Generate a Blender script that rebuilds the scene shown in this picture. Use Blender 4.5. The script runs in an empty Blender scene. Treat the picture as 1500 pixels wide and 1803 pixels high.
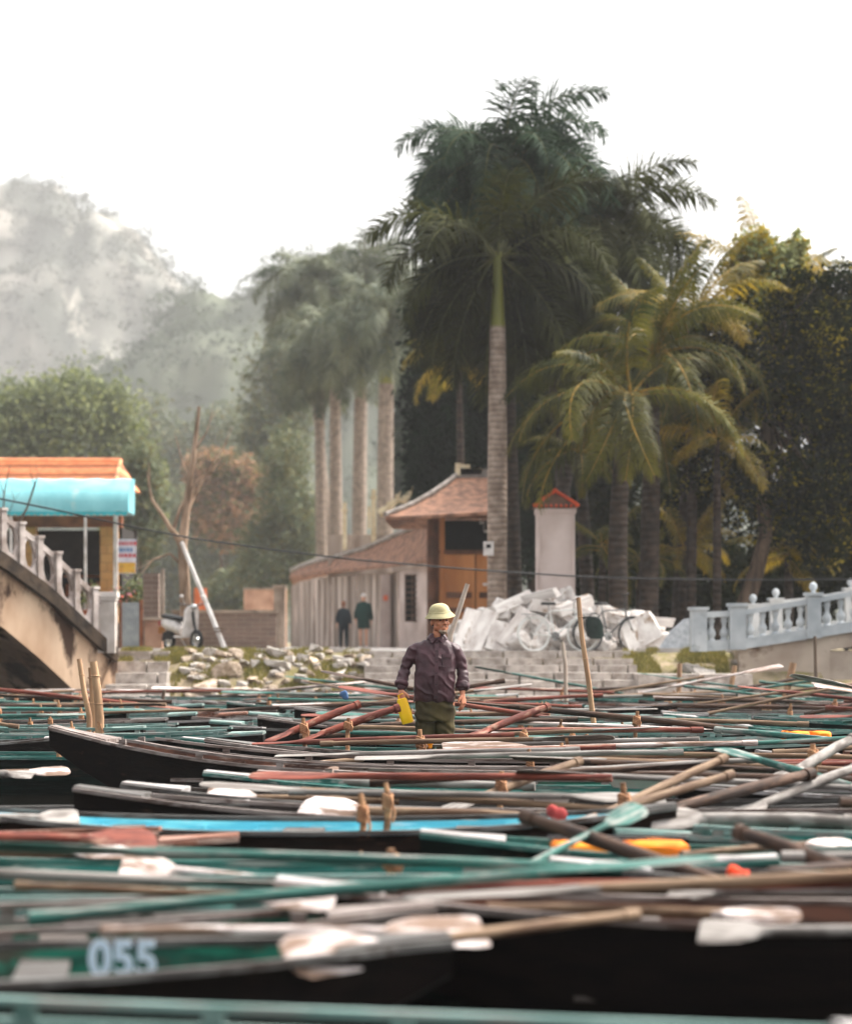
import bpy, bmesh, math, random
import numpy as np
from mathutils import Vector, Matrix, Euler, Quaternion, noise as mnoise
R = math.radians
random.seed(7)
rnd = random.Random(11)

# ------------------------------------------------------------------ camera, sky, sun, exposure
sc = bpy.context.scene
F, CX, YH, ZC = 4257.0, 750.0, 1130.0, 1.25      # focal length in photo pixels, optical axis, eye height
cam_d = bpy.data.cameras.new("camera")
cam = bpy.data.objects.new("camera", cam_d)
sc.collection.objects.link(cam)
cam.location = (0, 0, ZC)
cam.rotation_euler = (R(90), 0, 0)
cam_d.sensor_fit = 'VERTICAL'
cam_d.sensor_height = 36.0
cam_d.sensor_width = 36.0
cam_d.lens = 85.0
cam_d.shift_y = (YH - 901.5) / 1803.0
cam_d.clip_start = 0.1
cam_d.clip_end = 3000
cam_d.dof.use_dof = True
cam_d.dof.focus_distance = 20.6
cam_d.dof.aperture_fstop = 2.0
sc.camera = cam

SUN_EL, SUN_AZ = 52.0, 62.0     # elevation; azimuth from +Y (view direction) towards +X
world = bpy.data.worlds.new("World")
sc.world = world
world.use_nodes = True
wn, wl = world.node_tree.nodes, world.node_tree.links
wn.clear()
sky = wn.new('ShaderNodeTexSky')
sky.sky_type = 'NISHITA'
sky.sun_disc = False
sky.sun_elevation = R(SUN_EL)
sky.sun_rotation = R(SUN_AZ)
sky.air_density = 1.6
sky.dust_density = 8.0
sky.ozone_density = 1.0
hsv = wn.new('ShaderNodeHueSaturation')
hsv.inputs['Saturation'].default_value = 0.16
bg = wn.new('ShaderNodeBackground')
bg.inputs['Strength'].default_value = 0.15
wo = wn.new('ShaderNodeOutputWorld')
wl.new(sky.outputs[0], hsv.inputs['Color'])
wl.new(hsv.outputs[0], bg.inputs['Color'])
wl.new(bg.outputs[0], wo.inputs['Surface'])
sun_d = bpy.data.lights.new("sun", 'SUN')
sun_d.energy = 1.5
sun_d.angle = R(12)
sun_d.color = (1.0, 0.93, 0.82)
sun = bpy.data.objects.new("sun", sun_d)
sc.collection.objects.link(sun)
sd = Vector((math.sin(R(SUN_AZ)) * math.cos(R(SUN_EL)), math.cos(R(SUN_AZ)) * math.cos(R(SUN_EL)), math.sin(R(SUN_EL))))
sun.rotation_euler = sd.to_track_quat('Z', 'Y').to_euler()
sc.view_settings.view_transform = 'Standard'
sc.view_settings.look = 'None'
sc.view_settings.gamma = 1.0
sc.view_settings.exposure = 1.6
sc.cycles.use_denoising = True
sc.cycles.max_bounces = 6
sc.cycles.diffuse_bounces = 3
sc.cycles.glossy_bounces = 2
sc.cycles.transmission_bounces = 3
sc.cycles.volume_bounces = 0
sc.cycles.transparent_max_bounces = 8
sc.cycles.caustics_reflective = False
sc.cycles.caustics_refractive = False

# ------------------------------------------------------------------ helpers
def P(px, py, d):
    return Vector(((px - CX) * d / F, d, ZC - (py - YH) * d / F))
def G(px, d, z):
    return Vector(((px - CX) * d / F, d, z))
def lin(c):
    return tuple((v / 255 / 12.92) if v / 255 <= 0.04045 else ((v / 255 + 0.055) / 1.055) ** 2.4 for v in c)

class MB:
    """collects shapes; build() links them as one mesh object"""
    def __init__(s):
        s.v = []; s.f = []; s.m = []
    def add(s, vs, fs, mi=0):
        n = len(s.v)
        s.v.extend([tuple(v) for v in vs]); s.f.extend([tuple(i + n for i in f) for f in fs]); s.m.extend([mi] * len(fs))
    def box(s, c, size, rot=None, mi=0, taper=1.0, jit=0.0, rg=None):
        hx, hy, hz = size[0] / 2, size[1] / 2, size[2] / 2
        vs = []
        for z in (-1, 1):
            k = taper if z > 0 else 1.0
            for x, y in ((-1, -1), (1, -1), (1, 1), (-1, 1)):
                v = Vector((x * hx * k, y * hy * k, z * hz))
                if jit: v += Vector(((rg.random() - .5) * jit * size[0], (rg.random() - .5) * jit * size[1], (rg.random() - .5) * jit * size[2]))
                if rot is not None: v = rot @ v
                vs.append(v + Vector(c))
        s.add(vs, [(3, 2, 1, 0), (4, 5, 6, 7), (0, 1, 5, 4), (1, 2, 6, 5), (2, 3, 7, 6), (3, 0, 4, 7)], mi)
    def tube(s, pts, rad, n=8, mi=0, cap=True, flat=None):
        pts = [Vector(p) for p in pts]
        if not isinstance(rad, (list, tuple)): rad = [rad] * len(pts)
        base = len(s.v); N = len(pts)
        prev = None
        for i, p in enumerate(pts):
            t = (pts[min(i + 1, N - 1)] - pts[max(i - 1, 0)])
            if t.length < 1e-9: t = Vector((0, 0, 1))
            t.normalize()
            if prev is None:
                a = t.orthogonal().normalized()
            else:
                a = (prev - t * prev.dot(t))
                a = a.normalized() if a.length > 1e-6 else t.orthogonal().normalized()
            prev = a; b = t.cross(a)
            r = rad[i]
            ra, rb = (r if isinstance(r, (tuple, list)) else (r, r))
            for k in range(n):
                an = 2 * math.pi * k / n
                s.v.append(tuple(p + a * (ra * math.cos(an)) + b * (rb * math.sin(an))))
        for i in range(N - 1):
            for k in range(n):
                k2 = (k + 1) % n
                s.f.append((base + i * n + k, base + i * n + k2, base + (i + 1) * n + k2, base + (i + 1) * n + k)); s.m.append(mi)
        if cap:
            s.f.append(tuple(base + k for k in range(n))[::-1]); s.m.append(mi)
            s.f.append(tuple(base + (N - 1) * n + k for k in range(n))); s.m.append(mi)
    def rings(s, rings, mi=0, cap=True, closed=True):
        base = len(s.v); n = len(rings[0]); N = len(rings)
        for r in rings: s.v.extend([tuple(p) for p in r])
        for i in range(N - 1):
            for k in range(n if closed else n - 1):
                k2 = (k + 1) % n
                s.f.append((base + i * n + k, base + i * n + k2, base + (i + 1) * n + k2, base + (i + 1) * n + k)); s.m.append(mi)
        if cap and closed:
            s.f.append(tuple(base + k for k in range(n))[::-1]); s.m.append(mi)
            s.f.append(tuple(base + (N - 1) * n + k for k in range(n))); s.m.append(mi)
    def lathe(s, c, prof, n=16, mi=0, cap=True, sx=1, sy=1):
        rr = [[Vector(c) + Vector((r * sx * math.cos(2 * math.pi * k / n), r * sy * math.sin(2 * math.pi * k / n), z)) for k in range(n)] for r, z in prof]
        s.rings(rr, mi, cap)
    def ball(s, c, r, n=10, mi=0):
        if not isinstance(r, (tuple, list)): r = (r, r, r)
        prof = []
        rr = []
        for i in range(n + 1):
            a = -math.pi / 2 + math.pi * i / n
            q = max(math.cos(a), 0.02)
            rr.append([Vector(c) + Vector((r[0] * q * math.cos(2 * math.pi * k / (n * 2)), r[1] * q * math.sin(2 * math.pi * k / (n * 2)), r[2] * math.sin(a))) for k in range(n * 2)])
        s.rings(rr, mi)
    def prism(s, pts, off, mi=0):
        """polygon pts extruded by vector off"""
        n = len(pts); o = Vector(off)
        vs = [Vector(p) for p in pts] + [Vector(p) + o for p in pts]
        fs = [tuple(range(n))[::-1], tuple(range(n, 2 * n))] + [(i, (i + 1) % n, n + (i + 1) % n, n + i) for i in range(n)]
        s.add(vs, fs, mi)
    def strip(s, pts, hw, hh, mi=0):
        """rectangular bar following pts, hw across (horizontal), hh up"""
        pts = [Vector(p) for p in pts]; N = len(pts); rr = []
        for i, p in enumerate(pts):
            t = pts[min(i + 1, N - 1)] - pts[max(i - 1, 0)]
            t.normalize()
            a = Vector((-t.y, t.x, 0))
            a = a.normalized() if a.length > 1e-6 else Vector((0, 1, 0))
            u = t.cross(a) * -1 if False else a.cross(t) * -1
            if u.z < 0: u = -u
            rr.append([p - a * hw - u * hh, p + a * hw - u * hh, p + a * hw + u * hh, p - a * hw + u * hh])
        s.rings(rr, mi)
    def build(s, name, mats, parent=None, smooth=None, world=False):
        off = Vector(parent.location) if (world and parent is not None) else None
        vs = s.v if off is None else [(v[0] - off.x, v[1] - off.y, v[2] - off.z) for v in s.v]
        me = bpy.data.meshes.new(name)
        me.from_pydata(vs, [], s.f)
        if not isinstance(mats, (list, tuple)): mats = [mats]
        for m in mats: me.materials.append(m)
        if len(mats) > 1: me.polygons.foreach_set('material_index', s.m)
        if smooth is not None:
            me.polygons.foreach_set('use_smooth', [True] * len(s.f))
            me.set_sharp_from_angle(angle=R(smooth))
        me.validate()
        me.update()
        o = bpy.data.objects.new(name, me)
        sc.collection.objects.link(o)
        if parent is not None: o.parent = parent
        return o

LABELS = {}
def tag(o, label=None, cat=None, group=None, kind=None):
    if label:
        n = len(label.split())
        if n < 4 or n > 16: print("LABEL LENGTH", n, label)
        if label in LABELS: print("DUP LABEL", label)
        LABELS[label] = 1
        o['label'] = label
    if cat: o['category'] = cat
    if group: o['group'] = group
    if kind: o['kind'] = kind
    return o
def thing(name, label, cat, loc=(0, 0, 0), rz=0.0, group=None):
    o = bpy.data.objects.new(name, None)
    sc.collection.objects.link(o)
    o.location = loc; o.rotation_euler = (0, 0, rz); o.empty_display_size = .2
    return tag(o, label, cat, group)
def copy_tree(o, parent=None, skip=()):
    c = o.copy(); sc.collection.objects.link(c); c.parent = parent
    for ch in CH.get(o.name, []):
        if ch.name.split('.')[0] in skip: continue
        d = ch.copy(); sc.collection.objects.link(d); d.parent = c
        for g in CH.get(ch.name, []):
            e = g.copy(); sc.collection.objects.link(e); e.parent = d
    return c
CH = {}
def index_children():
    CH.clear()
    for o in bpy.data.objects:
        if o.parent is not None: CH.setdefault(o.parent.name, []).append(o)

ORD = ['zeroth', 'first', 'second', 'third', 'fourth', 'fifth', 'sixth', 'seventh', 'eighth', 'ninth', 'tenth', 'eleventh', 'twelfth', 'thirteenth', 'fourteenth', 'fifteenth', 'sixteenth', 'seventeenth', 'eighteenth', 'nineteenth', 'twentieth']

# ------------------------------------------------------------------ materials
MATS = {}
def mat(name, col, col2=None, scale=6.0, stretch=(1, 1, 1), rough=0.8, bump=0.0, bscale=None, contrast=(0.35, 0.65), spec=0.3, metal=0.0,
        transl=0.0, rand=0.0, third=None, third_at=0.6, third_scale=2.0, detail=6.0, tcol=None, coat=0.0):
    if name in MATS: return MATS[name]
    m = bpy.data.materials.new(name); m.use_nodes = True
    n, l = m.node_tree.nodes, m.node_tree.links
    n.clear()
    out = n.new('ShaderNodeOutputMaterial'); b = n.new('ShaderNodeBsdfPrincipled')
    b.inputs['Roughness'].default_value = rough
    b.inputs['Specular IOR Level'].default_value = spec
    b.inputs['Metallic'].default_value = metal
    b.inputs['Coat Weight'].default_value = coat
    tc = n.new('ShaderNodeTexCoord'); mp = n.new('ShaderNodeMapping'); mp.inputs['Scale'].default_value = stretch
    oi = n.new('ShaderNodeObjectInfo'); ad = n.new('ShaderNodeVectorMath'); ad.operation = 'ADD'
    mu = n.new('ShaderNodeVectorMath'); mu.operation = 'SCALE'; mu.inputs['Scale'].default_value = 37.0
    cb = n.new('ShaderNodeCombineXYZ')
    for i in range(3): l.new(oi.outputs['Random'], cb.inputs[i])
    l.new(cb.outputs[0], mu.inputs[0]); l.new(tc.outputs['Object'], ad.inputs[0]); l.new(mu.outputs[0], ad.inputs[1])
    l.new(ad.outputs[0], mp.inputs['Vector'])
    nz = n.new('ShaderNodeTexNoise'); nz.inputs['Scale'].default_value = scale; nz.inputs['Detail'].default_value = detail
    l.new(mp.outputs[0], nz.inputs['Vector'])
    rp = n.new('ShaderNodeValToRGB')
    c2 = col2 if col2 is not None else tuple(c * 0.7 for c in col)
    rp.color_ramp.elements[0].position = contrast[0]; rp.color_ramp.elements[0].color = (*c2, 1)
    rp.color_ramp.elements[1].position = contrast[1]; rp.color_ramp.elements[1].color = (*col, 1)
    l.new(nz.outputs['Fac'], rp.inputs['Fac'])
    cout = rp.outputs['Color']
    if third is not None:
        n3 = n.new('ShaderNodeTexNoise'); n3.inputs['Scale'].default_value = third_scale; n3.inputs['Detail'].default_value = 8; n3.inputs['Roughness'].default_value = .65
        l.new(mp.outputs[0], n3.inputs['Vector'])
        r3 = n.new('ShaderNodeMapRange'); r3.inputs[1].default_value = third_at - .04; r3.inputs[2].default_value = third_at + .05
        l.new(n3.outputs['Fac'], r3.inputs[0])
        mx = n.new('ShaderNodeMix'); mx.data_type = 'RGBA'
        l.new(r3.outputs[0], mx.inputs[0]); l.new(cout, mx.inputs[6]); mx.inputs[7].default_value = (*third, 1)
        cout = mx.outputs[2]
    if rand > 0:
        hs = n.new('ShaderNodeHueSaturation')
        mr = n.new('ShaderNodeMapRange'); mr.inputs[3].default_value = 1 - rand; mr.inputs[4].default_value = 1 + rand
        l.new(oi.outputs['Random'], mr.inputs[0]); l.new(mr.outputs[0], hs.inputs['Value']); l.new(cout, hs.inputs['Color'])
        cout = hs.outputs[0]
    l.new(cout, b.inputs['Base Color'])
    if bump > 0:
        nb = n.new('ShaderNodeTexNoise'); nb.inputs['Scale'].default_value = bscale or scale * 3; nb.inputs['Detail'].default_value = 6
        l.new(mp.outputs[0], nb.inputs['Vector'])
        bp = n.new('ShaderNodeBump'); bp.inputs['Strength'].default_value = 1.0; bp.inputs['Distance'].default_value = bump
        l.new(nb.outputs['Fac'], bp.inputs['Height']); l.new(bp.outputs[0], b.inputs['Normal'])
    if transl > 0:
        tr = n.new('ShaderNodeBsdfTranslucent'); ms = n.new('ShaderNodeMixShader'); ms.inputs[0].default_value = transl
        if tcol is None: l.new(cout, tr.inputs['Color'])
        else: tr.inputs['Color'].default_value = (*tcol, 1)
        l.new(b.outputs[0], ms.inputs[1]); l.new(tr.outputs[0], ms.inputs[2]); l.new(ms.outputs[0], out.inputs['Surface'])
    else:
        l.new(b.outputs[0], out.inputs['Surface'])
    m.diffuse_color = (*col, 1)
    MATS[name] = m
    return m
def L(*c): return lin(c)

def brick_mat(name, c1, c2, mortar, scale, bw=.5, rh=.25, rough=.9, ms=.02, bump=.01, wav=None):
    m = mat(name, c1, c2, scale=3, rough=rough)
    n, l = m.node_tree.nodes, m.node_tree.links
    b = [x for x in n if x.type == 'BSDF_PRINCIPLED'][0]
    tc = [x for x in n if x.type == 'TEX_COORD'][0]
    br = n.new('ShaderNodeTexBrick'); br.inputs['Scale'].default_value = scale
    br.inputs['Brick Width'].default_value = bw; br.inputs['Row Height'].default_value = rh; br.inputs['Mortar Size'].default_value = ms
    br.inputs['Color1'].default_value = (*c1, 1); br.inputs['Color2'].default_value = (*c2, 1); br.inputs['Mortar'].default_value = (*mortar, 1)
    sx = n.new('ShaderNodeSeparateXYZ'); cb = n.new('ShaderNodeCombineXYZ')
    l.new(tc.outputs['Object'], sx.inputs[0]); l.new(sx.outputs[0], cb.inputs[0]); l.new(sx.outputs[2], cb.inputs[1])
    l.new(cb.outputs[0], br.inputs['Vector'])
    rp = [x for x in n if x.type == 'VALTORGB'][0]
    mx = n.new('ShaderNodeMix'); mx.data_type = 'RGBA'; mx.inputs[0].default_value = .45
    l.new(br.outputs[0], mx.inputs[6]); l.new(rp.outputs[0], mx.inputs[7]); l.new(mx.outputs[2], b.inputs['Base Color'])
    bp = n.new('ShaderNodeBump'); bp.inputs['Distance'].default_value = bump; bp.invert = True
    l.new(br.outputs[1], bp.inputs['Height']); l.new(bp.outputs[0], b.inputs['Normal'])
    return m

def wave_mat(name, c1, c2, scale, direction='Z', rough=.85, bump=.02, dist=1.0, sharp=(.2, .6), rand=0.0):
    """noise colour crossed by bands (palm rings, roof tile rows, planks)"""
    m = mat(name, c1, c2, scale=5, rough=rough, rand=rand)
    n, l = m.node_tree.nodes, m.node_tree.links
    b = [x for x in n if x.type == 'BSDF_PRINCIPLED'][0]
    tc = [x for x in n if x.type == 'TEX_COORD'][0]
    wv = n.new('ShaderNodeTexWave'); wv.bands_direction = direction; wv.inputs['Scale'].default_value = scale
    wv.inputs['Distortion'].default_value = dist; wv.inputs['Detail'].default_value = 3
    l.new(tc.outputs['Object'], wv.inputs['Vector'])
    r = n.new('ShaderNodeMapRange'); r.inputs[1].default_value = sharp[0]; r.inputs[2].default_value = sharp[1]
    r.inputs[3].default_value = .45 if direction != 'Z' or scale < 2 else .72; r.inputs[4].default_value = 1.0
    l.new(wv.outputs['Fac'], r.inputs[0])
    src = b.inputs['Base Color'].links[0].from_socket
    mx = n.new('ShaderNodeMix'); mx.data_type = 'RGBA'; mx.blend_type = 'MULTIPLY'; mx.inputs[0].default_value = 1
    l.new(src, mx.inputs[6]); l.new(r.outputs[0], mx.inputs[7]); l.new(mx.outputs[2], b.inputs['Base Color'])
    bp = n.new('ShaderNodeBump'); bp.inputs['Distance'].default_value = bump
    l.new(wv.outputs['Fac'], bp.inputs['Height']); l.new(bp.outputs[0], b.inputs['Normal'])
    return m

# ------------------------------------------------------------------ water, ground, hills
def water_material():
    m = bpy.data.materials.new('canal_water'); m.use_nodes = True
    n, l = m.node_tree.nodes, m.node_tree.links
    b = n['Principled BSDF']
    b.inputs['Base Color'].default_value = (.006, .005, .004, 1); b.inputs['Roughness'].default_value = .06
    b.inputs['Specular IOR Level'].default_value = .4
    tc = n.new('ShaderNodeTexCoord'); mp = n.new('ShaderNodeMapping'); mp.inputs['Scale'].default_value = (1.2, 5.0, 1)
    nz = n.new('ShaderNodeTexNoise'); nz.inputs['Scale'].default_value = 1.1; nz.inputs['Detail'].default_value = 3
    bp = n.new('ShaderNodeBump'); bp.inputs['Distance'].default_value = .012; bp.inputs['Strength'].default_value = .8
    l.new(tc.outputs['Object'], mp.inputs[0]); l.new(mp.outputs[0], nz.inputs['Vector']); l.new(nz.outputs['Fac'], bp.inputs['Height'])
    l.new(bp.outputs[0], b.inputs['Normal'])
    return m
mb = MB(); mb.add([(-160, -30, 0), (160, -30, 0), (160, 60, 0), (-160, 60, 0)], [(0, 1, 2, 3)])
tag(mb.build('water', water_material()), kind='structure')
mb = MB(); mb.add([(-400, -60, -1.2), (400, -60, -1.2), (400, 46, -1.2), (-400, 46, -1.2)], [(0, 1, 2, 3)])
tag(mb.build('canal_bed', mat('mud', L(70, 60, 50), rough=1)), kind='structure')

ROAD_Z = 1.07
M_earth = mat('earth', L(150, 134, 110), L(104, 94, 72), scale=3.3, rough=1, bump=.03, third=L(116, 108, 70), third_at=.54, third_scale=2.2)
M_road = mat('paving', L(190, 184, 178), L(160, 152, 146), scale=2.0, rough=.9, bump=.005)
M_grass = mat('grass', L(132, 126, 66), L(92, 92, 46), scale=2.0, rough=.9, transl=.25)
# land sheet: bank slope from the water up to the road, then flat to the horizon
gx = [-500, -60, -30] + [-20 + i * 0.5 for i in range(0, 81)] + [30, 60, 500]
gy = [(44.6, -.9), (44.75, -.25), (45.1, .1), (45.6, .45), (46.2, .8), (46.85, 1.03), (47.2, 1.05), (60, 1.045), (100, 1.04), (200, 1.0), (500, 1.0), (1400, 1.0)]
mb = MB(); nx = len(gx)
for y, z in gy:
    for x in gx:
        dz = mnoise.noise(Vector((x * .8, y * .8, 3))) * .07 if 44.8 < y < 46.5 else 0
        # under the bridges the bank steps back
        yy = y
        if x < -5.75 and y < 47: yy = y + 9.0 * min(1, (-5.75 - x) / .4) * (1 if y < 46.9 else .9)
        if x > 7.9 and y < 47: yy = y + 7.0 * min(1, (x - 7.9) / .4) * (1 if y < 46.9 else .9)
        if 47 <= y < 48 and (x < -5.75 or x > 7.9): yy = 56.5 if x < 0 else 54.5
        mb.v.append((x, yy, z + dz))
for j in range(len(gy) - 1):
    for i in range(nx - 1):
        a = j * nx + i
        mb.f.append((a, a + 1, a + nx + 1, a + nx)); mb.m.append(0)
tag(mb.build('ground', M_earth, smooth=60), kind='structure')
mb = MB(); mb.box((1.1, 61.5, ROAD_Z - .05), (13.4, 29, .1)); mb.box((0, 82, ROAD_Z - .06), (70, 12, .1))
tag(mb.build('road', M_road), kind='structure')

def hill(name, d0, ridge, depth, col_mats, seed, amp, n_trees, tsz, q=1.0):
    """karst hill whose skyline follows the ridge list (photo px, py) at distance d0"""
    xs = np.linspace(ridge[0][0], ridge[-1][0], 120)
    rp = np.interp(xs, [r[0] for r in ridge], [r[1] for r in ridge])
    ny = 40
    vs = []
    H = np.zeros((ny, 120))
    for j in range(ny):
        v = j / (ny - 1)
        y = d0 - depth * .55 + depth * 1.4 * v
        prof = math.sin(min(v / .40, 1) * math.pi / 2) ** .8 if v < .4 else max(0.0, math.cos((v - .4) / .6 * math.pi / 2)) ** .7
        for i in range(120):
            X = (xs[i] - CX) * d0 / F
            top = (YH - rp[i]) * d0 / F + ZC
            nn = mnoise.fractal(Vector((X * .09 / q + seed, y * .09 / q, 0)), 1.0, 2.1, 5) * amp * q
            ridg = 1 + .12 * mnoise.noise(Vector((X * .05 / q + seed, y * .15 / q, 5)))
            z = max(0.9, 1.0 + (top - 1) * prof * (ridg if v < .35 else 1) + nn * prof)
            push = mnoise.fractal(Vector((X * .2 / q, z * .08 / q, seed)), 1, 2, 4) * 3.0 * q
            vs.append((X, y + push, z)); H[j, i] = z
    mb = MB(); mb.v = vs
    for j in range(ny - 1):
        for i in range(119):
            a = j * 120 + i
            mb.f.append((a, a + 1, a + 121, a + 120)); mb.m.append(0)
    o = mb.build(name, col_mats[0], smooth=80)
    tag(o, kind='structure')
    # woodland clinging to the hill
    rg = np.random.RandomState(seed)
    V = np.array(vs)
    nt = n_trees
    idx = rg.randint(0, len(V), nt)
    keep = V[idx, 2] > 3
    cl = V[idx][keep] + rg.normal(0, 1.2 * q, (keep.sum(), 3))
    # patchy: leave cliffs bare
    msk = np.array([mnoise.noise(Vector((c[0] * .11 / q, c[2] * .06 / q, seed * 1.7))) > -.34 or c[2] < 12 * q for c in cl])
    cl = cl[msk]; cl[:, 2] -= .5 * q
    k = 34
    pts = np.repeat(cl, k, 0) + rg.normal(0, 1, (len(cl) * k, 3)) * np.array([.45, .45, .3]) * tsz
    leaf_mesh(name + '_woodland', pts, .19 * tsz, rg, col_mats[1], stuff=True)
    return o

def quads_object(name, C, A, B, mats, parent=None, midx=None, off=None):
    """four-cornered leaves: centre C, half axes A (long), B (wide)"""
    if off is not None: C = C - np.array(off)
    n = len(C)
    v = np.empty((n, 4, 3), np.float32)
    v[:, 0] = C - A; v[:, 1] = C - B; v[:, 2] = C + A; v[:, 3] = C + B
    me = bpy.data.meshes.new(name)
    me.vertices.add(n * 4); me.loops.add(n * 4); me.polygons.add(n)
    me.vertices.foreach_set('co', v.reshape(-1))
    me.loops.foreach_set('vertex_index', np.arange(n * 4, dtype=np.int32))
    me.polygons.foreach_set('loop_start', np.arange(0, n * 4, 4, dtype=np.int32))
    me.polygons.foreach_set('loop_total', np.full(n, 4, dtype=np.int32))
    for m in (mats if isinstance(mats, (list, tuple)) else [mats]): me.materials.append(m)
    if midx is not None: me.polygons.foreach_set('material_index', midx.astype(np.int32))
    me.update(calc_edges=True)
    o = bpy.data.objects.new(name, me); sc.collection.objects.link(o)
    if parent is not None: o.parent = parent
    return o

def leaf_mesh(name, pts, size, rg, mats, parent=None, stuff=False, off=None, wide=.5, up=.5):
    n = len(pts)
    N = rg.normal(0, 1, (n, 3)); N[:, 2] += up
    N /= np.linalg.norm(N, axis=1, keepdims=True)
    T = rg.normal(0, 1, (n, 3)); T -= N * (T * N).sum(1, keepdims=True)
    T /= np.linalg.norm(T, axis=1, keepdims=True)
    Bv = np.cross(N, T)
    s = size * rg.uniform(.6, 1.3, (n, 1))
    mi = None
    if isinstance(mats, (list, tuple)):
        fld = np.array([mnoise.noise(Vector((p[0] * 1.3, p[1] * 1.3, p[2] * 1.3)) * (.12 / max(size, .05)) ** .5) for p in pts[::8]])
        fld = np.repeat(fld, 8)[:n] if len(fld) * 8 >= n else np.resize(fld, n)
        mi = np.clip(((fld * .9 + rg.normal(0, .16, n) + .36) * len(mats)).astype(int), 0, len(mats) - 1)
    o = quads_object(name, pts, T * s, Bv * s * wide, mats, parent, mi, off)
    if stuff: tag(o, kind='stuff')
    return o

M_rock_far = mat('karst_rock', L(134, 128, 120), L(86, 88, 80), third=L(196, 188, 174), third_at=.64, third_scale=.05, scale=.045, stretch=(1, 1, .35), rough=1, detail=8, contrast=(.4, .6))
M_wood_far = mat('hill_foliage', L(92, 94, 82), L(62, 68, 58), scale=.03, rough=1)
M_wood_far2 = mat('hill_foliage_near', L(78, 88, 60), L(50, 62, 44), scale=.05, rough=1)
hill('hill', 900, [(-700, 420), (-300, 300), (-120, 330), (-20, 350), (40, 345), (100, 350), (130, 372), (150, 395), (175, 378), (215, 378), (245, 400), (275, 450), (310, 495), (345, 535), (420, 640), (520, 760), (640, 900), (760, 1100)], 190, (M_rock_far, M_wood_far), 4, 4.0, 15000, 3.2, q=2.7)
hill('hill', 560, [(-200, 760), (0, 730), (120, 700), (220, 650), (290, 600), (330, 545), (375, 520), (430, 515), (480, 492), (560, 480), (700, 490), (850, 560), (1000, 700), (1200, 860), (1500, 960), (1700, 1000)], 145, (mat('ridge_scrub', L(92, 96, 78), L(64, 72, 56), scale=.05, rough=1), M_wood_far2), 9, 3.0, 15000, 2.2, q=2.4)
sm = [mat('wood_edge_foliage', L(78, 92, 50), L(44, 58, 34), scale=.3, rough=1, transl=.2)]

# ------------------------------------------------------------------ trees
def crown_points(blobs, n, rg, clump=34, sig=.16):
    w = np.array([b[3] * b[4] * b[5] for b in blobs]) ** .67; w /= w.sum()
    nc = max(1, n // clump)
    which = rg.choice(len(blobs), nc, p=w)
    D = rg.normal(0, 1, (nc, 3)); D /= np.linalg.norm(D, axis=1, keepdims=True)
    r = rg.uniform(.25, 1.06, (nc, 1)) ** .45
    Bc = np.array([b[:3] for b in blobs])[which]; Br = np.array([b[3:6] for b in blobs])[which]
    C = Bc + D * r * Br
    s = sig * Br.mean(1)
    pts = np.repeat(C, clump, 0) + rg.normal(0, 1, (nc * clump, 3)) * np.repeat(s, clump)[:, None]
    return pts

def broad_tree(label, base, blobs, n, leaf, mats, seed, trunk_r=.15, trunk_path=None, bark=None, group=None, sig=.16, name='broadleaf_tree', clump=34, limbs=True, wide=.5):
    root = thing(name, label, 'tree', base, group=group)
    rg = np.random.RandomState(seed); rr = random.Random(seed)
    bark = bark or M_bark
    tm = MB()
    tp = [Vector(p) for p in (trunk_path or [base, Vector(base).lerp(Vector(blobs[0][:3]), .5) + Vector((rr.uniform(-.2, .2), 0, 0)), Vector(blobs[0][:3])])]
    tm.tube(tp, [trunk_r * (1 - .6 * i / (len(tp) - 1)) for i in range(len(tp))], 9)
    tm.build('trunk', bark, root, smooth=60, world=True)
    if limbs:
        lm = MB()
        for b in blobs:
            s = tp[-1].lerp(tp[-2], rr.uniform(0, .6)); e = Vector(b[:3])
            for q in range(3):
                e2 = e + Vector((rr.uniform(-.7, .7) * b[3], rr.uniform(-.7, .7) * b[4], rr.uniform(-.3, .7) * b[5]))
                mid = s.lerp(e2, .5) + Vector((rr.uniform(-.3, .3), rr.uniform(-.3, .3), rr.uniform(0, .4)))
                lm.tube([s, mid, e2], [trunk_r * .35, trunk_r * .22, trunk_r * .06], 6)
        lm.build('limb', bark, root, smooth=60, world=True)
    leaf_mesh('crown', crown_points(blobs, n, rg, sig=sig, clump=clump), leaf, rg, mats, root, off=base, wide=wide)
    return root

def E(px, py, d, rx, ry, rd):
    """ellipsoid given by photo centre, distance and radii in px (rx, ry) and metres in depth"""
    p = P(px, py, d); return (p.x, p.y, p.z, rx * d / F, rd, ry * d / F)

M_bark = mat('bark', L(110, 92, 78), L(60, 48, 40), scale=6, stretch=(1, 1, .25), rough=1, bump=.02)
M_bark_dark = mat('bark_dark', L(62, 48, 40), L(26, 20, 17), scale=6, stretch=(1, 1, .25), rough=1, bump=.02)
M_bark_pale = mat('bark_pale', L(176, 150, 128), L(104, 84, 68), scale=5, stretch=(1, 1, .3), rough=1, bump=.02)
lf_green = [mat('leaf_mid_green', L(118, 124, 88), L(82, 92, 62), scale=1, rough=.7, transl=.3), mat('leaf_lime_green', L(148, 152, 100), L(112, 120, 72), scale=1, rough=.7, transl=.3)]
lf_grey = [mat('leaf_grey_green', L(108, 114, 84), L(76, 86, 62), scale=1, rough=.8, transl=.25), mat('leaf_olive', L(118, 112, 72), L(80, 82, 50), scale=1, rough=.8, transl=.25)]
lf_dark = [mat('leaf_dark_green', L(26, 36, 12), L(11, 17, 5), scale=1.5, rough=1, transl=.1, spec=.0), mat('leaf_dark_olive', L(50, 50, 16), L(24, 28, 8), scale=1.5, rough=1, transl=.2, spec=.0)]
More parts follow.
